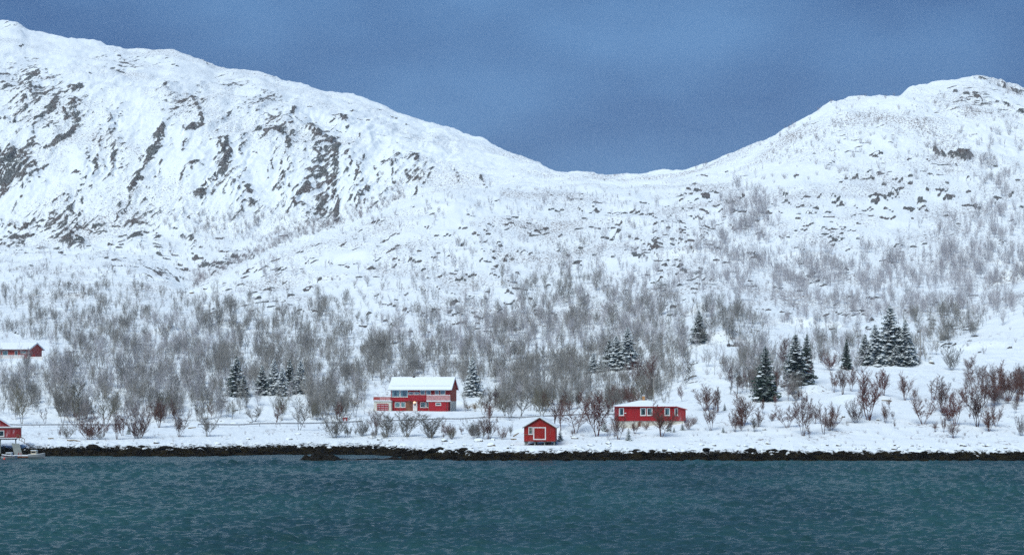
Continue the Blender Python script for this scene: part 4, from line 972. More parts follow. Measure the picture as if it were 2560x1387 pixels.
# hand-placed: column, foot row, height px, width px, kind, tone, label
NEAR = [
 (223,1098,76,92,'bush','brown',"wide reddish brown bush below the guard rail, nearest to the quay shed"),
 (168,1096,44,46,'bush','grey',"small grey bush on the left side of the wide reddish brown one"),
 (292,1098,68,30,'vase','pink',"thin pinkish bush with three pale stems between two dark bushes, left shore"),
 (307,1089,58,24,'slender','brown',"thin dark sapling close beside the pinkish three-stemmed bush"),
 (350,1095,94,80,'bush','dark',"big dark bush with a dark red top on the left shore slope"),
 (398,1068,76,40,'vase','brown',"upright brown bush standing at the road right of the big dark bush"),
 (448,1091,62,34,'vase','brown',"brown vase-shaped bush with many straight stems below the road, left shore"),
 (518,1091,60,36,'vase','grey',"grey-brown vase-shaped bush at the left end of the middle guard rail"),
 (113,1060,44,14,'slender','pink',"lone thin pink sapling on open snow above the quay shed"),
 (55,1060,100,46,'tree','olive',"tall grey-olive tree above the roof of the quay shed"),
 (150,1040,80,60,'bush','grey',"spreading grey tree with forked foot above the road, far left"),
 (180,1040,84,50,'tree','olive',"dense olive-grey tree beside the spreading forked one, far left"),
 (262,1064,90,54,'tree','olive',"dense grey tree rising straight from the road above the pinkish bush"),
 (691,1060,52,26,'slender','brown',"slender leaning sapling on the bank behind the middle guard rail"),
 (748,1075,80,42,'tree','grey',"tall grey tree in front of the middle guard rail"),
 (636,1054,42,32,'vase','grey',"small grey bush beside the dark rocks above the middle guard rail"),
 (836,1094,78,82,'bush','grey',"large spreading grey willow in front of the red mailbox stand"),
 (905,1090,52,46,'bush','grey',"low spreading grey bush just right of the mailbox willow"),
 (938,1087,68,34,'vase','pink',"thin pinkish bush below the left corner of the garage"),
 (967,1092,68,46,'vase','grey',"grey vase-shaped bush straight below the garage door"),
 (1018,1092,72,54,'vase','grey',"grey bush below the front door of the large red house"),
 (1074,1094,70,58,'vase','grey',"densest grey bush, below the balcony of the large red house"),
 (1107,1078,34,12,'slender','red',"tiny reddish sapling right of the densest grey bush"),
 (1128,1096,38,28,'vase','pink',"low pinkish bush alone on the snow between two grey willow groups"),
 (1190,1096,54,64,'bush','grey',"spreading grey willow behind the large snowy boulder"),
 (1222,1097,58,48,'vase','brown',"brownish willow bush left of the boathouse, behind snowy boulders"),
 (1256,1098,36,34,'bush','pink',"round pinkish bush nearest the left side of the boathouse"),
 (1188,1028,26,22,'vase','tan',"straw-coloured bush on the snowy terrace right of the large red house"),
 (1170,1026,18,14,'vase','tan',"smaller straw-coloured bush beside the large red house's right gable"),
 (886,1015,24,28,'bush','tan',"straw-coloured bush on the slope left of the garage"),
 (1225,1044,72,46,'tree','dark',"dark reddish tree by the road right of the large red house"),
 (1262,1044,62,44,'tree','olive',"olive-grey tree second right of the large red house by the road"),
 (1300,1040,66,50,'tree','grey',"grey tree by the road above the boathouse roof"),
 (1360,1053,88,44,'tree','olive',"tall birch standing behind the boathouse roof, right slope"),
 (1386,1066,82,36,'slender','brown',"slender brown birch just right of the boathouse roof"),
 (1402,1076,74,22,'slender','pink',"thin twin-stemmed birch rising over the little spruce by the boathouse"),
 (1438,1083,84,62,'tree','brown',"broad birch on open snow halfway between boathouse and cottage"),
 (1493,1090,112,64,'vase','red',"tall red-brown birch clump left of the cottage"),
 (1519,1099,40,12,'slender','frost',"very thin pale sapling in front of the spruce left of the cottage"),
 (1546,1098,66,40,'vase','brown',"brown bush in front of the cottage's left corner"),
 (1588,1084,34,24,'vase','brown',"small brown bush in front of the cottage basement door"),
 (1615,1074,26,26,'bush','brown',"round brown bush against the pale cottage basement"),
 (1653,1091,88,56,'vase','brown',"dark V-shaped bush standing in front of the cottage's right window"),
 (1677,1080,46,14,'slender','dark',"thin dark stem beside the V-shaped bush before the cottage"),
 (1763,1026,66,44,'vase','brown',"brown bush on the slope just right of the cottage wing"),
 (1777,1076,76,34,'vase','pink',"pale-stemmed bush on the snow right of the cottage, low on the bank"),
 (1791,1032,66,26,'vase','brown',"narrow brown bush second right of the cottage"),
 (1837,1079,58,28,'vase','brown',"small leaning brown bush at the foot of the dense brown clump"),
 (1858,1064,88,58,'vase','brown',"dense brown clump below the dark green spruce"),
 (1886,1079,42,24,'vase','grey',"small greyish bush right of the dense brown clump"),
 (1968,1068,62,48,'vase','pink',"pinkish fan-shaped bush left of the goblet-shaped brown bush"),
 (2009,1089,108,44,'vase','dark',"goblet-shaped dark brown bush on a single short trunk, right bank"),
 (2024,1094,34,14,'slender','brown',"tiny sapling at the foot of the goblet-shaped bush"),
 (2038,1059,46,26,'vase','brown',"small brown bush right of the goblet-shaped bush"),
 (2060,1085,88,22,'slender','dark',"slender dark upright tree right of the goblet-shaped bush"),
 (2082,1060,58,26,'vase','brown',"thin brown bush right of the slender dark tree"),
 (2139,1057,66,56,'bush','dark',"low dark tangled bush below the big red-brown clump"),
 (2172,1050,134,66,'vase','red',"biggest red-brown birch clump in the middle of the right bank"),
 (2107,986,72,30,'vase','brown',"brown saplings left in the row below the largest spruces"),
 (2085,980,54,22,'vase','brown',"short brown sapling at the left end of the row below the spruces"),
 (2128,978,62,28,'vase','pink',"pinkish sapling in the row below the largest spruces"),
 (2209,988,70,36,'vase','red',"red-brown saplings at the right end of the row below the spruces"),
 (2213,1057,52,22,'vase','brown',"brown bush beside the greenish boulder on the right bank"),
 (2262,1000,72,40,'vase','pink',"airy pinkish bush standing alone between two brown clumps, right bank"),
 (2307,1060,78,46,'vase','pink',"pale pinkish forked bush left of the twin dark red clumps"),
 (2354,1030,86,44,'vase','brown',"brown bush behind the pale pinkish forked one"),
 (2330,1000,66,30,'slender','pink',"tall thin bush above the pale pinkish forked one"),
 (2384,1095,42,30,'vase','pink',"small low bush closest to the water on the right bank"),
 (2388,1064,104,44,'vase','red',"left one of the twin dark red clumps, right bank"),
 (2443,1066,108,50,'vase','dark',"right one of the twin dark red clumps, right bank"),
 (2473,1078,60,40,'vase','brown',"small brown bush at the foot of the right twin clump"),
 (2490,1066,60,26,'vase','pink',"thin pinkish bush at the right of the twin clumps"),
 (2465,1018,100,48,'tree','brown',"tall airy birch above the right twin clump"),
 (2522,1002,86,58,'vase','brown',"wide brown bush near the right edge of the picture"),
 (2552,985,70,36,'vase','pink',"pinkish bush cut by the right edge, above the wide brown one"),
 (2553,1089,60,36,'bush','frost',"frosted bush cut off by the right edge near the shore"),
 (2380,925,70,54,'bush','grey',"round grey bush alone on the upper right snow bench"),
 (2424,934,50,26,'vase','pink',"thin bush right of the round grey one on the upper bench"),
 (1813,950,62,30,'tree','frost',"slender frosted birch on the snow left of the dark green spruce"),
 (1826,985,36,12,'slender','grey',"tiny thin sapling below the slender frosted birch"),
 (1880,985,90,46,'tree','grey',"grey birch leaning against the left side of the dark green spruce"),
 (1955,925,80,40,'tree','pink',"tall pinkish birch between the dark green spruce and the snowy twin spruces"),
 (1600,965,82,70,'bush','red',"dark red bushy crown on the slope above the cottage"),
 (1632,975,84,44,'tree','red',"red-brown birch by the short grey pole above the cottage"),
 (1560,955,40,40,'bush','dark',"dark red low bush below the big snowy spruce clump"),
 (1722,950,62,26,'slender','grey',"slim grey birch on the open snow up right of the cottage"),
 (2075,925,50,50,'bush','red',"dark red thicket between the twin spruces and the narrow spruce"),
]
for x, v, hpx, wpx, kind, tone, lab in NEAR:
    p = ground_at(x, v)
    if p is None: continue
    h = hpx*p.y/FPX
    place_tree(kind, p, h, min(2.2, max(0.5, 0.92*wpx/hpx/NATW[kind])), tone, lab)

THK = [(820,1290,1084,1099,34,"low twiggy bush in the thicket on the bank below the large red house","thicket below the large red house",('grey','pink','grey','olive')),
       (140,400,1080,1098,12,"low twiggy bush between the shore bushes at the far left","low bushes at the far left",('grey','brown','pink')),
       (1420,1740,1060,1096,10,"low twiggy sprout on the snow in front of the cottage","sprouts before the cottage",('brown','pink')),
       (1760,2540,985,1086,36,"small brown sapling scattered among the clumps of the right bank","saplings of the right bank",('brown','pink','red','brown'))]
for x0, x1, v0, v1, n_, lab, grp, tones in THK:
    for _ in range(n_):
        p = ground_at(rnd.uniform(x0, x1), rnd.uniform(v0, v1)); x = 1280+FPX*p.x/p.y
        if 1290 < x < 1400 or (1530 < x < 1725 and p.y > 288): continue
        tn = rnd.choice(tones); hh_ = rnd.uniform(0.9, 2.9 if v0 > 1050 else 3.8)
        for lim, wh in ((240, "left of the wide reddish bush"), (330, "by the pinkish three-stemmed bush"), (420, "by the big dark bush"), (890, "around the mailbox willow"), (985, "below the garage"), (1060, "below the front door of the large house"), (1150, "below the balcony of the large house"),
                        (1300, "around the snowy boulders left of the boathouse"), (1520, "between boathouse and cottage"), (1750, "in front of the cottage"), (1830, "right of the cottage wing"), (1940, "by the dense brown clump"), (2050, "around the goblet-shaped bush"), (2120, "by the slender dark tree"),
                        (2240, "around the biggest red-brown clump"), (2350, "around the pale pinkish forked bush"), (2460, "around the twin dark red clumps"), (9999, "near the right edge")):
            if x < lim: break
        kd = rnd.choice(('bush', 'vase', 'vase'))
        place_tree(kd, p, hh_, rnd.uniform(0.8, 1.3), tn, f"{'tiny' if hh_ < 1.6 else ('low' if hh_ < 2.6 else 'taller')} {dict(pink='pinkish', red='reddish').get(tn, tn)} {'sprawling' if kd == 'bush' else 'upright'} twiggy sprout {wh}", grp, name='bare_bush', cat='bush')

# woods: patches of photo columns/rows, (cx, cv, rx, rv, density, height m, tones)
PATCH = [  # lower, nearer woods
 (330,960,330,75,.8,5.8,'gop'), (120,1000,120,40,.6,5.5,'go'), (600,1000,260,45,.95,6,'gobp'), (800,1020,110,32,1.0,6,'gor'), (700,900,300,60,1.0,6.0,'g'), (480,880,250,50,.8,5.5,'gp'),
 (1280,1010,110,32,1.2,6.5,'gob'), (1400,980,130,45,1.0,6,'gob'), (1530,965,110,40,1.1,6,'gob'), (1300,930,180,40,1.2,6,'gob'), (1000,910,150,35,1.2,6,'gob'), (1500,900,120,40,1.0,6,'gr'),
 (1650,930,60,50,.8,5,'grb'), (1480,1010,90,25,.8,5,'gb'),
 (1830,820,60,25,1.5,5,'rb'), (1920,930,90,50,.8,5.5,'gpr'), (2080,880,90,35,1.0,5,'grp'), (2360,810,70,35,1.3,6,'go'), (2300,860,40,40,.8,5,'gp'), (2500,980,70,40,.35,5,'bp'),
 # slope woods
 (1300,840,300,60,1.0,6,'gp'), (1500,780,170,70,1.2,6,'gp'), (1420,720,90,80,1.0,6,'g'), (1160,700,180,80,.45,5,'gp'), (950,700,60,70,.4,5,'gp'), (720,680,70,50,.45,5,'gp'),
 (1620,800,140,60,.9,6,'gp'), (1850,640,70,120,1.0,6.5,'p'), (1870,540,45,70,1.5,8,'p'), (1890,560,70,50,.7,6,'p'), (1560,680,120,80,.5,5,'p'), (1650,560,150,50,.45,4,'p'), (1950,700,150,60,.9,6,'p'),
 (2080,690,160,50,1.1,6.5,'p'), (2250,690,180,60,1.0,6.5,'p'), (2420,640,100,80,1.1,6.5,'p'), (2330,760,220,40,.9,6,'p'), (2500,570,80,80,.9,6,'p'), (2480,430,60,80,1.0,6,'p'), (2340,350,60,40,.5,4,'p'), (2250,420,120,60,.2,4,'p'), (2550,700,80,70,.9,6,'p'),
 (1300,560,250,70,.30,4,'p'), (1450,500,200,40,.35,3.5,'p'), (1130,510,90,30,.3,3.5,'p'), (2050,350,90,60,.15,3.5,'p'), (2380,300,120,50,.12,3,'p'), (2000,800,220,25,.5,4,'p'), (1760,650,60,100,.7,5,'p'),
 (230,760,280,40,1.0,5,'gd'), (100,700,150,40,.7,4,'gd'), (350,700,250,40,.6,4,'gd'), (200,830,260,40,.6,5,'g'), (560,560,130,30,1.0,5,'gp'), (620,590,120,25,.8,4,'gp'), (800,570,100,25,.6,4,'gp'), (120,545,90,25,.4,4,'p'), (100,625,150,8,1.2,3,'d'),
 (920,550,50,25,.8,4,'p'), (330,640,250,25,.5,3.5,'gd'), (600,800,140,40,1.2,6,'g'), (820,790,90,50,.7,5.5,'g'), (430,830,120,40,.8,5,'gp'), (640,640,80,25,.35,3,'gp')]
TREES = []
rr = random.Random(77)
BLOCK = [(0,125,850,915), (1290,1400,1030,1130), (500,1000,1052,1075), (1745,2560,1060,1120)]
NT_ = 55000
cx_ = RNG.uniform(-480, 3020, NT_); cv_ = RNG.uniform(290, 1062, NT_); xc_ = np.clip(cx_, -20, 2580)
E_ = np.array([q[4]*np.exp(-((xc_-q[0])/q[2])**2*1.1-((cv_-q[1])/q[3])**2*1.1) for q in PATCH])
S_sum = np.where(E_ > 0.03, E_, 0).sum(0); best_ = E_.argmax(0)
Yap_ = np.interp(cv_, [300, 450, 600, 700, 800, 900, 1000, 1060], [880, 800, 720, 610, 520, 430, 375, 340])
clump_ = perlin(cx_/46.0, cv_/30.0, 91); size_ = 0.85+0.3*perlin(cv_/35.0+9, cx_/65.0, 91)
acc_ = np.interp(cv_, [600, 760, 840], [0.85, 1.1, 2.8])*S_sum*np.maximum(0.06, 0.55+1.3*clump_)*np.minimum(1, (Yap_/800)**0.8)
for i in np.nonzero(RNG.random(NT_) < acc_)[0]:
    x, v = float(cx_[i]), float(cv_[i]); q = PATCH[best_[i]]
    if any(a < x < b and c < v < d for a, b, c, d in BLOCK): continue
    if 0 < v-crest_v(x) < 10: continue
    if (575 < x < 770 and 975 < v < 1050 and rr.random() < 0.8) or (1470 < x < 1590 and 905 < v < 960 and rr.random() < 0.85) or (1165 < x < 1205 and v > 985): continue
    p = ground_at(x, v)
    if p is None: continue
    if (915 < x < 1160 and p.y < 388) or (1525 < x < 1735 and p.y < 312): continue
    TREES.append((p, q[5]*rr.uniform(0.5, 1.2)*float(size_[i]), x, v, rr.choice(q[6])))
TREES.sort(key=lambda t: t[0].y)
NIND = 300-len(NEAR)-4
tcode = {'g': 'grey', 'o': 'olive', 'b': 'brown', 'r': 'red', 'p': 'frost', 'd': 'dark'}
def zone(x, v):
    if x < 130: return "on the slope between the quay shed and the faded bungalow", "birches below the bungalow"
    if x < 330: return "above the road at the far left guard rail", "birches above the left guard rail"
    if x < 530: return "in the wood left of the snowy roadside boulder pile", "birches left of the boulder pile"
    if x < 640: return "in the wood around the lone left spruce", "birches around the lone spruce"
    if x < 780: return "around the spruce group by the pale pole", "birches around the spruce group"
    if x < 930: return "on the slope just left of the garage", "birches left of the garage"
    if x < 1180: return "in the wood right behind the large red house", "birches behind the large red house"
    if x < 1300: return "in the roadside wood just right of the large red house", "birches right of the large red house"
    if x < 1420: return "in the roadside wood above the boathouse", "birches above the boathouse"
    if x < 1560: return "in the wood left of and behind the cottage", "birches left of the cottage"
    if x < 1740: return "on the slope above the cottage roof", "birches above the cottage"
    if x < 1900: return "on the upper snow bench right of the cottage", "birches on the upper bench"
    if x < 2060: return "around the dark spruce and the spruce pair", "birches around the spruce pair"
    if x < 2200: return "beside the largest spruce group", "birches beside the largest spruces"
    return "on the slope right of the largest spruce group", "birches on the right slope"
FORM = {'tree': 'spreading', 'slender': 'slim', 'vase': 'many-stemmed'}
TWORD = {'g': 'grey', 'o': 'olive-grey', 'b': 'brown', 'r': 'red-brown', 'p': 'frosted', 'd': 'dark'}
inview = [t for t in TREES if -25 < t[2] < 2585][:NIND]; keep = set(map(id, inview)); ind = inview; rest = [t for t in TREES if id(t) not in keep]
for p, h, x, v, tcd in ind:
    where, grp = zone(x, v); k = rr.random(); kd = 'tree' if k < 0.62 else ('slender' if k < 0.8 else 'vase')
    size = 'small ' if h < 4 else ('tall ' if h > 6.6 else '')
    place_tree(kd, p, h, rr.uniform(0.9, 1.3), tcode[tcd], f"{size}{TWORD[tcd]} {FORM[kd]} leafless birch {where}", grp, name='birch_tree', cat='tree')
# the far wood: thousands of birches that read as one mass
src = bpy.data.collections.new("far_wood_kinds")
srcr = bpy.data.collections.new("rimed_wood_kinds")
for i in range(18):
    a, b = birch(900+i, stems=1+i % 4, lean=0.12+0.1*(i % 4), branches=15, twigs=6, clear=0.18+0.02*(i % 5), up=0.5+0.1*(i % 5), spread=0.30+0.03*(i % 4), tk=1.3 if i < 9 else 1.2, sub=2)
    nA = len(a.V); me = mesh("rimed_birch", a.V+b.V, a.F+[tuple(k+nA for k in f) for f in b.F], [M['wood_far'] if i < 9 else M['wood_rime']])
    (src if i < 9 else srcr).objects.link(bpy.data.objects.new("rimed_birch", me))
src2 = bpy.data.collections.new("far_shrub_kinds")
for i in range(4):
    a, b = birch(950+i, stems=8, lean=0.7, branches=5, twigs=4, clear=0.2, up=1.0, spread=0.33, tk=2.4, sub=1)
    nA = len(a.V); me = mesh("bare_shrub", a.V+b.V, a.F+[tuple(k+nA for k in f) for f in b.F], [M['heather']])
    src2.objects.link(bpy.data.objects.new("bare_shrub", me))
def scatter(name, items, coll, label, cat):
    V = np.array([(p.x, p.y, p.z-0.03) for p, h in items], np.float32)
    me = bpy.data.meshes.new(name); me.vertices.add(len(V)); me.vertices.foreach_set("co", V.ravel()); me.update()
    a = me.attributes.new("hgt", 'FLOAT', 'POINT'); a.data.foreach_set("value", np.array([h for p, h in items], np.float32))
    a = me.attributes.new("turn", 'FLOAT', 'POINT'); a.data.foreach_set("value", np.array([rr.uniform(0, 6.28) for _ in items], np.float32))
    o = obj(name, me); g = bpy.data.node_groups.new(name, 'GeometryNodeTree')
    g.interface.new_socket("Geometry", in_out='INPUT', socket_type='NodeSocketGeometry'); g.interface.new_socket("Geometry", in_out='OUTPUT', socket_type='NodeSocketGeometry')
    N = g.nodes.new; gi = N("NodeGroupInput"); go = N("NodeGroupOutput"); ip = N("GeometryNodeInstanceOnPoints"); ci = N("GeometryNodeCollectionInfo")
    ci.inputs['Collection'].default_value = coll; ci.inputs['Separate Children'].default_value = True; ci.inputs['Reset Children'].default_value = True
    ip.inputs['Pick Instance'].default_value = True
    h = N("GeometryNodeInputNamedAttribute"); h.data_type = 'FLOAT'; h.inputs['Name'].default_value = "hgt"
    t = N("GeometryNodeInputNamedAttribute"); t.data_type = 'FLOAT'; t.inputs['Name'].default_value = "turn"
    cx = N("ShaderNodeCombineXYZ"); e2 = N("FunctionNodeEulerToRotation")
    g.links.new(t.outputs['Attribute'], cx.inputs['Z']); g.links.new(cx.outputs[0], e2.inputs[0]); g.links.new(e2.outputs[0], ip.inputs['Rotation'])
    g.links.new(h.outputs['Attribute'], ip.inputs['Scale']); g.links.new(gi.outputs[0], ip.inputs['Points']); g.links.new(ci.outputs[0], ip.inputs['Instance'])
    g.links.new(ip.outputs[0], go.inputs[0])
    o.modifiers.new("scatter", 'NODES').node_group = g
    return tag(o, label, cat, kind="stuff")
hi_w = [q for q in rest if q[4] == 'p' or (q[3] < 700 and rr.random() < 0.6) or rr.random() < 0.06]; hs_ = set(map(id, hi_w))
scatter("birch_wood", [(q[0], q[1]*rr.uniform(0.8, 1.15)) for q in rest if id(q) not in hs_], src, "leafless grey birch wood on the lower slopes behind the houses", "wood")
scatter("rimed_birch_wood", [(q[0], q[1]*rr.uniform(0.8, 1.15)) for q in hi_w], srcr, "pale rime-covered birch wood on the upper slopes", "wood")
SHR = []
sx_ = RNG.uniform(-180, 2740, 9000); sv_ = RNG.uniform(440, 960, 9000)
sE_ = np.array([q[4]*np.exp(-((sx_-q[0])/q[2])**2*1.1-((sv_-q[1])/q[3])**2*1.1) for q in PATCH]).sum(0)
for x, v, s in zip(sx_.tolist(), sv_.tolist(), sE_.tolist()):
    if rr.random() > 0.05+0.35*min(s, 1): continue
    if x < 860 and v < 540 or 0 < v-crest_v(x) < 6: continue
    if any(a < x < b and c < v < d for a, b, c, d in BLOCK): continue
    p = ground_at(x, v)
    if p is not None and not ((915 < x < 1160 and p.y < 388) or (1525 < x < 1735 and p.y < 312)): SHR.append((p, rr.uniform(0.7, 2.2)))
for _ in range(420):
    x = rr.uniform(-60, 2620); v = rr.uniform(1050, 1116); p = ground_at(x, v)
    if p is not None and not (1290 < x < 1400 or (1530 < x < 1725) or (505 < x < 1540 and abs(p.y-np.interp(x, xs, Yc[5])-5) < 6)): SHR.append((p, rr.uniform(0.2, 0.8)))
for _ in range(420):
    x = rr.uniform(480, 1010); p = ground_at(x, crest_v(x)-rr.uniform(4, 20)-rr.expovariate(1/12))
    if p is not None: SHR.append((p, rr.uniform(1.2, 3.6)))
for _ in range(240):
    x = rr.uniform(1900, 2560); v = rr.uniform(230, 450); p = ground_at(x, v)
    if p is not None: SHR.append((p, rr.uniform(1.0, 3.6)))
for x, v, h in [(2085,250,4.5),(2072,252,3.5),(2095,250,3),(1985,318,4),(1975,322,3),(2163,242,2.5),(2235,240,2.2),(1765,412,3),(1760,416,3),(1820,392,2.5),(1740,424,3)]:
    p = ground_at(x, v)
    if p is not None: SHR.append((p, h))
scatter("hillside_scrub", SHR, src2, "low bare shrubs and saplings scattered over the snowy slopes", "scrub")

# ---- spruces
def spruce(seed, levels, snow, wid, nm='needle'):
    r = np.random.default_rng(seed); T, N_, S_ = TW(), MB(), MB()
    T.tube([np.array([0, 0, -0.03]), np.array([0, 0, .5]), np.array([0, 0, .985])], [0.018, 0.010, 0.002], 5)
    for l in range(levels):
        z = 0.04+0.95*(l+r.random()*0.5)/levels; nb_ = int(9-4*z); lv = 0.85+0.3*r.random(); skew = r.normal(0, 0.25)
        for b in range(nb_):
            az = 2*math.pi*(b+r.random())/nb_+skew; Lb = wid*((1-z)**0.8+0.03)*(0.55+0.65*r.random())*lv
            o_ = np.array([math.cos(az), math.sin(az), 0]); s_ = np.array([-o_[1], o_[0], 0])
            drop = (0.62-0.75*z)*Lb
            def P(t): return o_*Lb*t+np.array([0, 0, z-drop*t*(1.25-0.45*t)])
            k = 5; w0 = 0.30*Lb+0.014
            for i in range(k):
                t0, t1 = i/k, (i+1.25)/k
                a, c = P(t0), P(min(t1, 1.06)); wv_ = w0*(1.05-0.75*i/k)
                for sg in (-1, 1):
                    side = s_*sg*wv_*(0.7+0.6*r.random())+np.array([0, 0, -0.5*wv_-0.006])
                    N_.add([a, c, c*0.7+a*0.3+side], [(0, 1, 2)])
                N_.add([a, c, (a+c)/2+np.array([0, 0, -0.9*wv_-0.012])+s_*r.normal(0, 0.2)*wv_], [(0, 1, 2)])
            if r.random() < snow:
                t0, t1 = 0.25+0.2*r.random(), 0.85+0.2*r.random(); a, c = P(t0), P(t1); wv_ = w0*0.55*(0.5+0.9*r.random()); up_ = np.array([0, 0, 0.012+0.06*Lb*r.random()])
                mm_ = (a+c)/2
                S_.add([a, c, mm_+s_*wv_-np.array([0, 0, .15*wv_]), mm_-s_*wv_-np.array([0, 0, .15*wv_]), mm_+up_+0.2*(c-a)], [(0, 2, 4), (2, 1, 4), (1, 3, 4), (3, 0, 4)])
    return (mesh("spruce_trunk", T.V, T.F, [M['trunk']]), N_.mesh("spruce_crown", M[nm]), S_.mesh("spruce_snow", M['snow']))
SPR = {'snowy': [spruce(i, 38, 0.80, 0.20) for i in range(4)], 'dark': [spruce(20+i, 42, 0.12, 0.20, 'needledark') for i in range(2)], 'half': [spruce(40+i, 38, 0.55, 0.20, 'needledark') for i in range(3)], 'small': [spruce(60+i, 16, 0.4, 0.36) for i in range(2)]}
SP = [ # column, foot row, height px, kind, width factor, label
 (590,988,100,'half',1.0,"lone spruce left of the spruce group on the wooded left slope"),
 (655,985,74,'half',1.05,"shortest spruce at the left of the group beside the pale pole"),
 (686,986,92,'snowy',1.0,"tall spruce just right of the pale pole"),
 (722,984,90,'half',1.0,"second spruce right of the pale pole"),
 (750,984,86,'snowy',0.95,"rightmost spruce of the group beside the pale pole"),
 (1183,988,100,'snowy',0.9,"slim very snowy spruce right of the large red house"),
 (1543,922,88,'snowy',1.25,"left big snow-laden spruce on the slope above the cottage"),
 (1567,920,104,'snowy',1.15,"tallest snow-laden spruce on the slope above the cottage"),
 (1522,922,76,'half',1.0,"narrow spruce at the left side of the snow-laden pair above the cottage"),
 (1483,930,50,'snowy',1.3,"small snow-laden spruce apart on the left above the cottage"),
 (1502,928,34,'snowy',1.4,"low snowy young spruce between the small one and the big pair"),
 (1748,851,78,'half',1.0,"single spruce on the edge of the upper snow bench"),
 (1913,1002,140,'dark',0.95,"dark green spruce nearly free of snow, right of the cottage"),
 (1992,962,130,'half',1.1,"front snowy spruce of the pair right of the dark green one"),
 (2014,956,124,'dark',0.8,"darker spruce behind the snowy one of the pair"),
 (2115,922,78,'dark',0.75,"narrow green spruce between the pair and the largest group"),
 (2162,908,76,'half',1.1,"short spruce at the left of the largest spruce group"),
 (2190,910,102,'snowy',1.15,"second spruce from the left in the largest group"),
 (2228,908,150,'snowy',1.2,"tallest spruce of all, in the middle of the largest group"),
 (2262,908,112,'snowy',1.05,"right spruce of the largest group"),
 (2212,909,88,'snowy',1.3,"broad snowy spruce in front of the tallest one"),
 (2278,905,60,'snowy',1.1,"small spruce at the right end of the largest group"),
 (2246,909,96,'half',1.1,"spruce squeezed between the tallest one and the right one"),
 (2176,911,58,'snowy',1.3,"low broad spruce at the front left of the largest group"),
 (2240,914,50,'snowy',1.5,"low spreading snowy spruce at the foot of the tallest one"),
 (705,988,70,'snowy',1.1,"half-hidden spruce between the two tall ones right of the pale pole"),
 (610,992,56,'half',1.1,"young spruce at the right foot of the lone left spruce"),
 (1401,1101,30,'small',1.0,"little spruce right beside the boathouse"),
 (1511,1077,32,'small',1.1,"young spruce on the snow left of the cottage"),
 (1571,1101,34,'small',0.9,"young spruce low on the bank in front of the cottage"),
 (1671,1077,26,'small',1.0,"young spruce against the cottage's right corner"),
 (1685,1080,14,'small',1.1,"tiniest spruce seedling right of the cottage's corner spruce"),
 (1706,1075,20,'small',1.2,"round young spruce below the cottage's side wing"),
 (1812,1026,20,'small',1.0,"tiny dark spruce right of the cottage among brown bushes"),
 (322,1085,26,'small',1.0,"tiny spruce tucked against the big dark bush, left shore"),
 (1808,1080,16,'small',1.0,"tiny spruce seedling on the low bank right of the cottage"),
]
for i, (x, v, hpx, kind, wf, lab) in enumerate(SP):
    p = ground_at(x, v)
    if p is None: continue
    h = hpx*p.y/FPX; tr_, cr_, sn_ = SPR[kind][i % len(SPR[kind])]
    T = thing("spruce_tree", lab, "spruce", (p.x, p.y, p.z-0.03), rnd.uniform(0, 6.28), "spruces"); wf *= 1.0 if kind == 'small' else (1.55 if kind in ('half', 'snowy') else 1.4); T.scale = (h*wf, h*wf*rnd.uniform(0.85, 1.1), h); T.rotation_euler = (rnd.uniform(-.03, .03), rnd.uniform(-.03, .03), T.rotation_euler.z)
    obj("trunk", tr_, T); obj("crown", cr_, T); obj("snow", sn_, T)["kind"] = "stuff"

# ------------------------------------------------------------------ boulders, driftwood, birds
def boulder_mesh(seed, mat, flat=0.6, cap=True):
    b = bmesh.new(); bmesh.ops.create_icosphere(b, subdivisions=3, radius=1.0); r = np.random.default_rng(seed)
    pl_ = [(unit(r.normal(0, 1, 3)), r.uniform(0.55, 0.85)) for _ in range(9)]
    for v in b.verts:
        p = np.array(v.co)
        for n_, d_ in pl_:
            s_ = p@n_
            if s_ > d_: p = p-n_*(s_-d_)*0.9
        v.co = p*np.array([1, 0.8, flat])
    me = bpy.data.meshes.new("boulder"); b.to_mesh(me)
    me.materials.append(mat)
    cm = None
    if cap:
        for f in [f for f in b.faces if f.normal.z+0.25*f.normal.x < 0.22]: b.faces.remove(f)
        for v in [v for v in b.verts if not v.link_faces]: b.verts.remove(v)
        for v in b.verts:
            edge_ = any(e.is_boundary for e in v.link_edges)
            v.co.z += 0.012 if edge_ else 0.16
        cm = bpy.data.meshes.new("snow_cap"); b.to_mesh(cm); cm.materials.append(M['snow'])
        cm.polygons.foreach_set("use_smooth", np.ones(len(cm.polygons), bool))
    b.free(); return me, cm
BLD = {'grey': [boulder_mesh(i, M['rock']) for i in range(6)], 'tan': [boulder_mesh(20+i, M['tanrock']) for i in range(3)], 'wet': [boulder_mesh(30+i, M['wetrock'], 0.45, False) for i in range(6)]}
def boulder(x, v, wpx, kind, label, group=None, sink=0.25, p=None):
    p = p or ground_at(x, v)
    if p is None: return
    r_ = wpx/2*p.y/FPX; me, cm = BLD[kind][CNT[0] % len(BLD[kind])]; CNT[0] += 1
    T = thing("boulder", label, "boulder", (p.x, p.y, p.z+r_*0.12-r_*sink*0.6), rnd.uniform(0, 6.28), group); T.scale = (r_, r_, r_*rnd.uniform(0.8, 1.1))
    obj("stone", me, T)
    if cm: obj("snow_cap", cm, T)
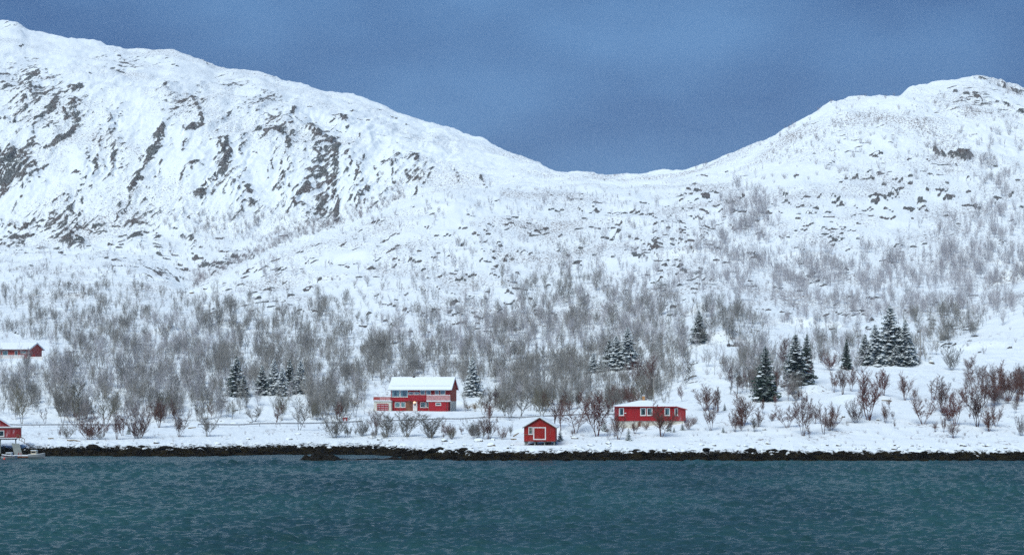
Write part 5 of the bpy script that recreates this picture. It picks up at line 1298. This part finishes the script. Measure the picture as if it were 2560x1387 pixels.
for x, v, w_, k, lab in [
 (551,997,20,'grey',"dark rounded boulder highest in the snowy pile left of the spruces"), (566,1004,26,'grey',"broad snow-covered boulder in the middle of the roadside pile"),
 (556,1014,18,'tan',"brown-sided boulder at the lower left of the roadside pile"), (585,1026,22,'grey',"snow-capped boulder low in the roadside pile"),
 (583,1061,26,'grey',"flat dark rock beside the middle guard rail"), (627,1056,14,'grey',"small dark rock by the bush at the middle guard rail"), (561,1061,9,'tan',"small brown stone left of the flat dark rock by the guard rail"),
 (552,1052,9,'tan',"little reddish stone above the middle guard rail"), (608,1062,12,'grey',"small dark stone right of the flat rock by the guard rail"),
 (723,1098,18,'grey',"pointed dark rock on the snow below the middle guard rail"), (621,1098,18,'grey',"snow-dusted rock on the shore snow below the bushes' gap"), (568,1097,9,'grey',"tiny dark stone on smooth snow below the flat rock"),
 (820,1077,13,'tan',"pinkish brown stone under the mailbox willow"), (745,1086,18,'grey',"snow-capped stone below the tall grey roadside tree"),
 (933,1093,20,'tan',"brown rock at the foot of the pinkish bush below the garage"), (950,1099,16,'grey',"snow-capped stone right of the brown rock below the garage"), (978,1101,16,'tan',"brown-faced rock below the garage bush"),
 (1112,1103,28,'grey',"long snow-capped rock below the low pinkish bush"), (1128,1106,20,'grey',"flat dark-edged rock right of the long snow-capped one"),
 (1196,1103,26,'grey',"largest snow-covered boulder left of the boathouse"), (1232,1100,18,'grey',"snow-covered boulder right of the largest one"), (1228,1114,24,'tan',"low wide snowy rock in front of the two big boulders"), (1162,1113,14,'grey',"small snowy rock left of the big boulders"),
 (1521,1109,20,'grey',"snow-capped rock alone on the snow below the cottage"), (1437,1096,20,'tan',"reddish driftwood-like stone halfway between boathouse and cottage"), (1662,1124,16,'grey',"greenish rock with a snow cap at the shore below the cottage"),
 (1709,1128,18,'tan',"reddish rock at the snow edge right of the cottage"), (1616,1131,18,'tan',"brown rock at the weed edge below the cottage"),
 (1921,1109,20,'tan',"smooth tan boulder on the shore snow, right bank"), (1880,1122,22,'grey',"snowy angular rock left of the tan boulder"), (1911,1074,13,'tan',"greenish stone on the bank above the tan boulder"),
 (1958,1130,44,'wet',"big black boulder at the weed edge on the right shore"), (2043,1132,38,'wet',"black rock with a pointed grey end, right of the big black boulder"), (1985,1128,24,'grey',"brownish rock between the two black boulders"),
 (2198,1050,18,'tan',"upright greenish boulder beside the brown bush, right bank"), (2108,1042,14,'grey',"dark stone left of the low tangled bush, right bank"),
 (2327,907,22,'tan',"brown boulder alone on the upper right snow bench"), (1335,600,1,'grey',None),
 (350,604,20,'grey',"large dark boulder below the cliffs of the left mountain"), (393,600,14,'grey',"second dark boulder below the cliffs"), (515,722,18,'grey',"boulder on the crest of the middle ridge, left end"), (480,732,22,'tan',"brown boulder under the left end of the middle ridge")]:
    if lab: boulder(x, v, w_, k, lab)
rb_ = random.Random(9)
def shore(x):
    for lim, t in ((250, "right of the moored boats"), (420, "below the big dark bush"), (600, "below the left vase-shaped bushes"), (740, "left of the hump-shaped skerry"), (910, "behind the hump-shaped skerry"), (1060, "below the garage"),
                   (1200, "below the large red house"), (1300, "left of the boathouse"), (1420, "in front of the boathouse"), (1540, "between boathouse and cottage"), (1740, "below the cottage"), (1930, "left of the big black boulder"),
                   (2100, "around the big black boulder"), (2300, "below the big red-brown clump"), (2440, "below the twin dark red clumps")):
        if x < lim: return t
    return "near the two gulls"
for i in range(150):
    x = rb_.uniform(30, 2550); v = rb_.uniform(1112, 1126) if x > 1040 else rb_.uniform(1106, 1121)
    if 1295 < x < 1395: continue
    w_ = rb_.choice((rb_.uniform(4, 9), rb_.uniform(6, 20)))
    boulder(x, v, w_, 'grey', f"{'small' if w_ < 8 else 'larger'} snow-dusted stone at the top of the weed belt {shore(x)}", "stones along the weed edge", 0.3)
for i in range(90):
    x = rb_.uniform(100, 2560); Yw0 = float(np.interp(x, xs, Yc[1])); Y = Yw0+rb_.uniform(-0.3, 4.5); X = (x-1280)/FPX*Y
    w_ = rb_.uniform(9, 30)
    boulder(x, 0, w_, 'wet', f"{'small' if w_ < 17 else 'large'} black weed-covered rock {shore(x)}", "weed-covered rocks on the waterline", 0.42, Vector((X, Y, max(ground_z(X, Y), -0.1))))
for i in range(26):
    x = rb_.choice((rb_.uniform(1040, 1300), rb_.uniform(1400, 2100), rb_.uniform(130, 560))); Y = float(np.interp(x, xs, Yc[2]))+rb_.uniform(-2.2, 0.6); X = (x-1280)/FPX*Y
    boulder(x, 0, rb_.uniform(22, 42), 'wet', f"broad black rock standing up from the weed belt {shore(x)}", "weed-covered rocks on the waterline", 0.25, Vector((X, Y, ground_z(X, Y))))
# skerry and its low spit
def skerry(name, label, x0, x1, v0, hpx, Y, lumps, seed):
    n, m_ = 64, 14; V = []; L_ = (x1-x0)/FPX*Y; hh = hpx*Y/FPX; r = np.random.default_rng(seed)
    tt = np.linspace(0, 1, n); prof = np.zeros(n)
    for c, w_, a in lumps: prof = np.maximum(prof, a*np.exp(-((tt-c)/w_)**2))
    prof = prof*(0.85+0.25*perlin(tt*14, tt*0+seed, 3)); dep = 1.3
    for i in range(n):
        for j in range(m_):
            s_ = j/(m_-1)*2-1; e_ = min(1, 6*min(tt[i], 1-tt[i])+0.02)
            V.append((tt[i]*L_, s_*dep*e_, hh*prof[i]*(1-abs(s_)**2.0)*(1+0.3*float(perlin(np.array([tt[i]*22]), np.array([s_*3.0]), seed)[0]))-0.12*abs(s_)-0.04))
    me = mesh(name, np.array(V), grid_faces(n, m_)[:, ::-1], [M['wetrock']], smooth=False)
    p = photo(x0, v0, Y); return tag(obj(name, me, None, (p.x, Y, 0)), label, "skerry")
skerry("skerry", "black hump-shaped skerry in the water off the left-middle shore", 735, 905, 1150, 34, 258.5, [(0.18, .07, .55), (0.38, .13, 1.0), (.55, .12, .55), (.8, .2, .06)], 5)
skerry("rock_spit", "low thin black rock spit joining the skerry to the shore", 840, 1060, 1147, 11, 261.5, [(.1, .2, .35), (.4, .2, .4), (.65, .1, .8), (.8, .08, 1.0), (.95, .1, 1.3)], 8)
skerry("flat_skerry", "flat sliver of dark rock awash in front of the hump-shaped skerry", 838, 885, 1154, 3, 255.0, [(.5, .4, .9)], 12)
for x, v, Lpx, a, lab in [(184,1104,34,-0.18,"brown driftwood log on the snow below the wide reddish bush"), (2217,1003,26,-0.1,"dark fallen log on the snow right of the big red-brown clump"), (480,1071,20,0.12,"brown driftwood plank by the left bushes at the road"), (1290,1092,17,0.55,"grey plank leaning on the snow left of the boathouse"), (1284,1099,15,0.02,"grey plank lying left of the boathouse below the leaning one"), (127,1097,14,0.02,"short reddish plank on the snow above the moored boats")]:
    p = ground_at(x, v); h_ = Lpx*p.y/FPX/2; dx, dz = h_*math.cos(a), h_*math.sin(a)
    T = thing("driftwood", lab, "driftwood", p)
    MB().tube([(-dx, 0, 0.12-dz if dz < 0 else 0.1), (0, 0.05, 0.14+abs(dz)), (dx, 0.1, 0.1+dz*2 if dz > 0 else 0.12)], [0.11, 0.13, 0.08], 6).build("log", M['tanwood'], T)
    MB().tube([(-dx*0.8, 0.02, 0.23+abs(dz)), (dx*0.7, 0.08, 0.24+abs(dz))], [0.08, 0.05], 5).build("snow", M['snow'], T)
def gull(x, Y, rz, lab):
    X = (x-1280)/FPX*Y; T = thing("gull", lab, "gull", (X, Y, max(0.1, ground_z(X, Y))+0.02), rz)
    b = MB(); b.tube([(-.26,0,.24),(-.2,0,.24),(-.1,0,.24),(0,0,.25),(.12,0,.28),(.17,0,.34),(.2,0,.39),(.25,0,.41),(.29,0,.405)], [.01,.04,.085,.10,.085,.06,.05,.05,.015], 10); b.build("body", M['feather'], T, smooth=True)
    for s_ in (-1, 1):
        e = MB(); e.add([(.1,s_*.09,.30),(-.05,s_*.105,.31),(-.36,s_*.02,.26),(-.08,s_*.10,.22),(.08,s_*.095,.24)], [(0,1,2,3,4),(4,3,2,1,0)]); e.build("wing", M['featherg'], T)
        MB().tube([(0.01, s_*.04, -.03), (0.0, s_*.04, .17)], [.01, .01], 5).build("leg", M['beak'], T)
    MB().tube([(.285,0,.405),(.35,0,.395)], [.018,.004], 6).build("beak", M['beak'], T)
gull(2445, 259.2, 2.6, "left one of the two white gulls standing on the black weed belt")
gull(2470, 259.0, 0.6, "right one of the two white gulls standing on the black weed belt")

# ------------------------------------------------------------------ the cold hazy air
hz = MB().box(-1500, 1500, -600, 2100, -4, 345).build("haze", [])
t_ = bpy.data.materials.new("cold_air"); t_.use_nodes = True; t_.node_tree.nodes.clear()
vo = t_.node_tree.nodes.new("ShaderNodeOutputMaterial"); pv = t_.node_tree.nodes.new("ShaderNodeVolumePrincipled")
pv.inputs['Color'].default_value = (0.80, 0.90, 1.0, 1); pv.inputs['Density'].default_value = 0.00008; pv.inputs['Anisotropy'].default_value = 0.0
t_.node_tree.links.new(pv.outputs[0], vo.inputs['Volume'])
hz.data.materials.append(t_); tag(hz, kind="stuff")
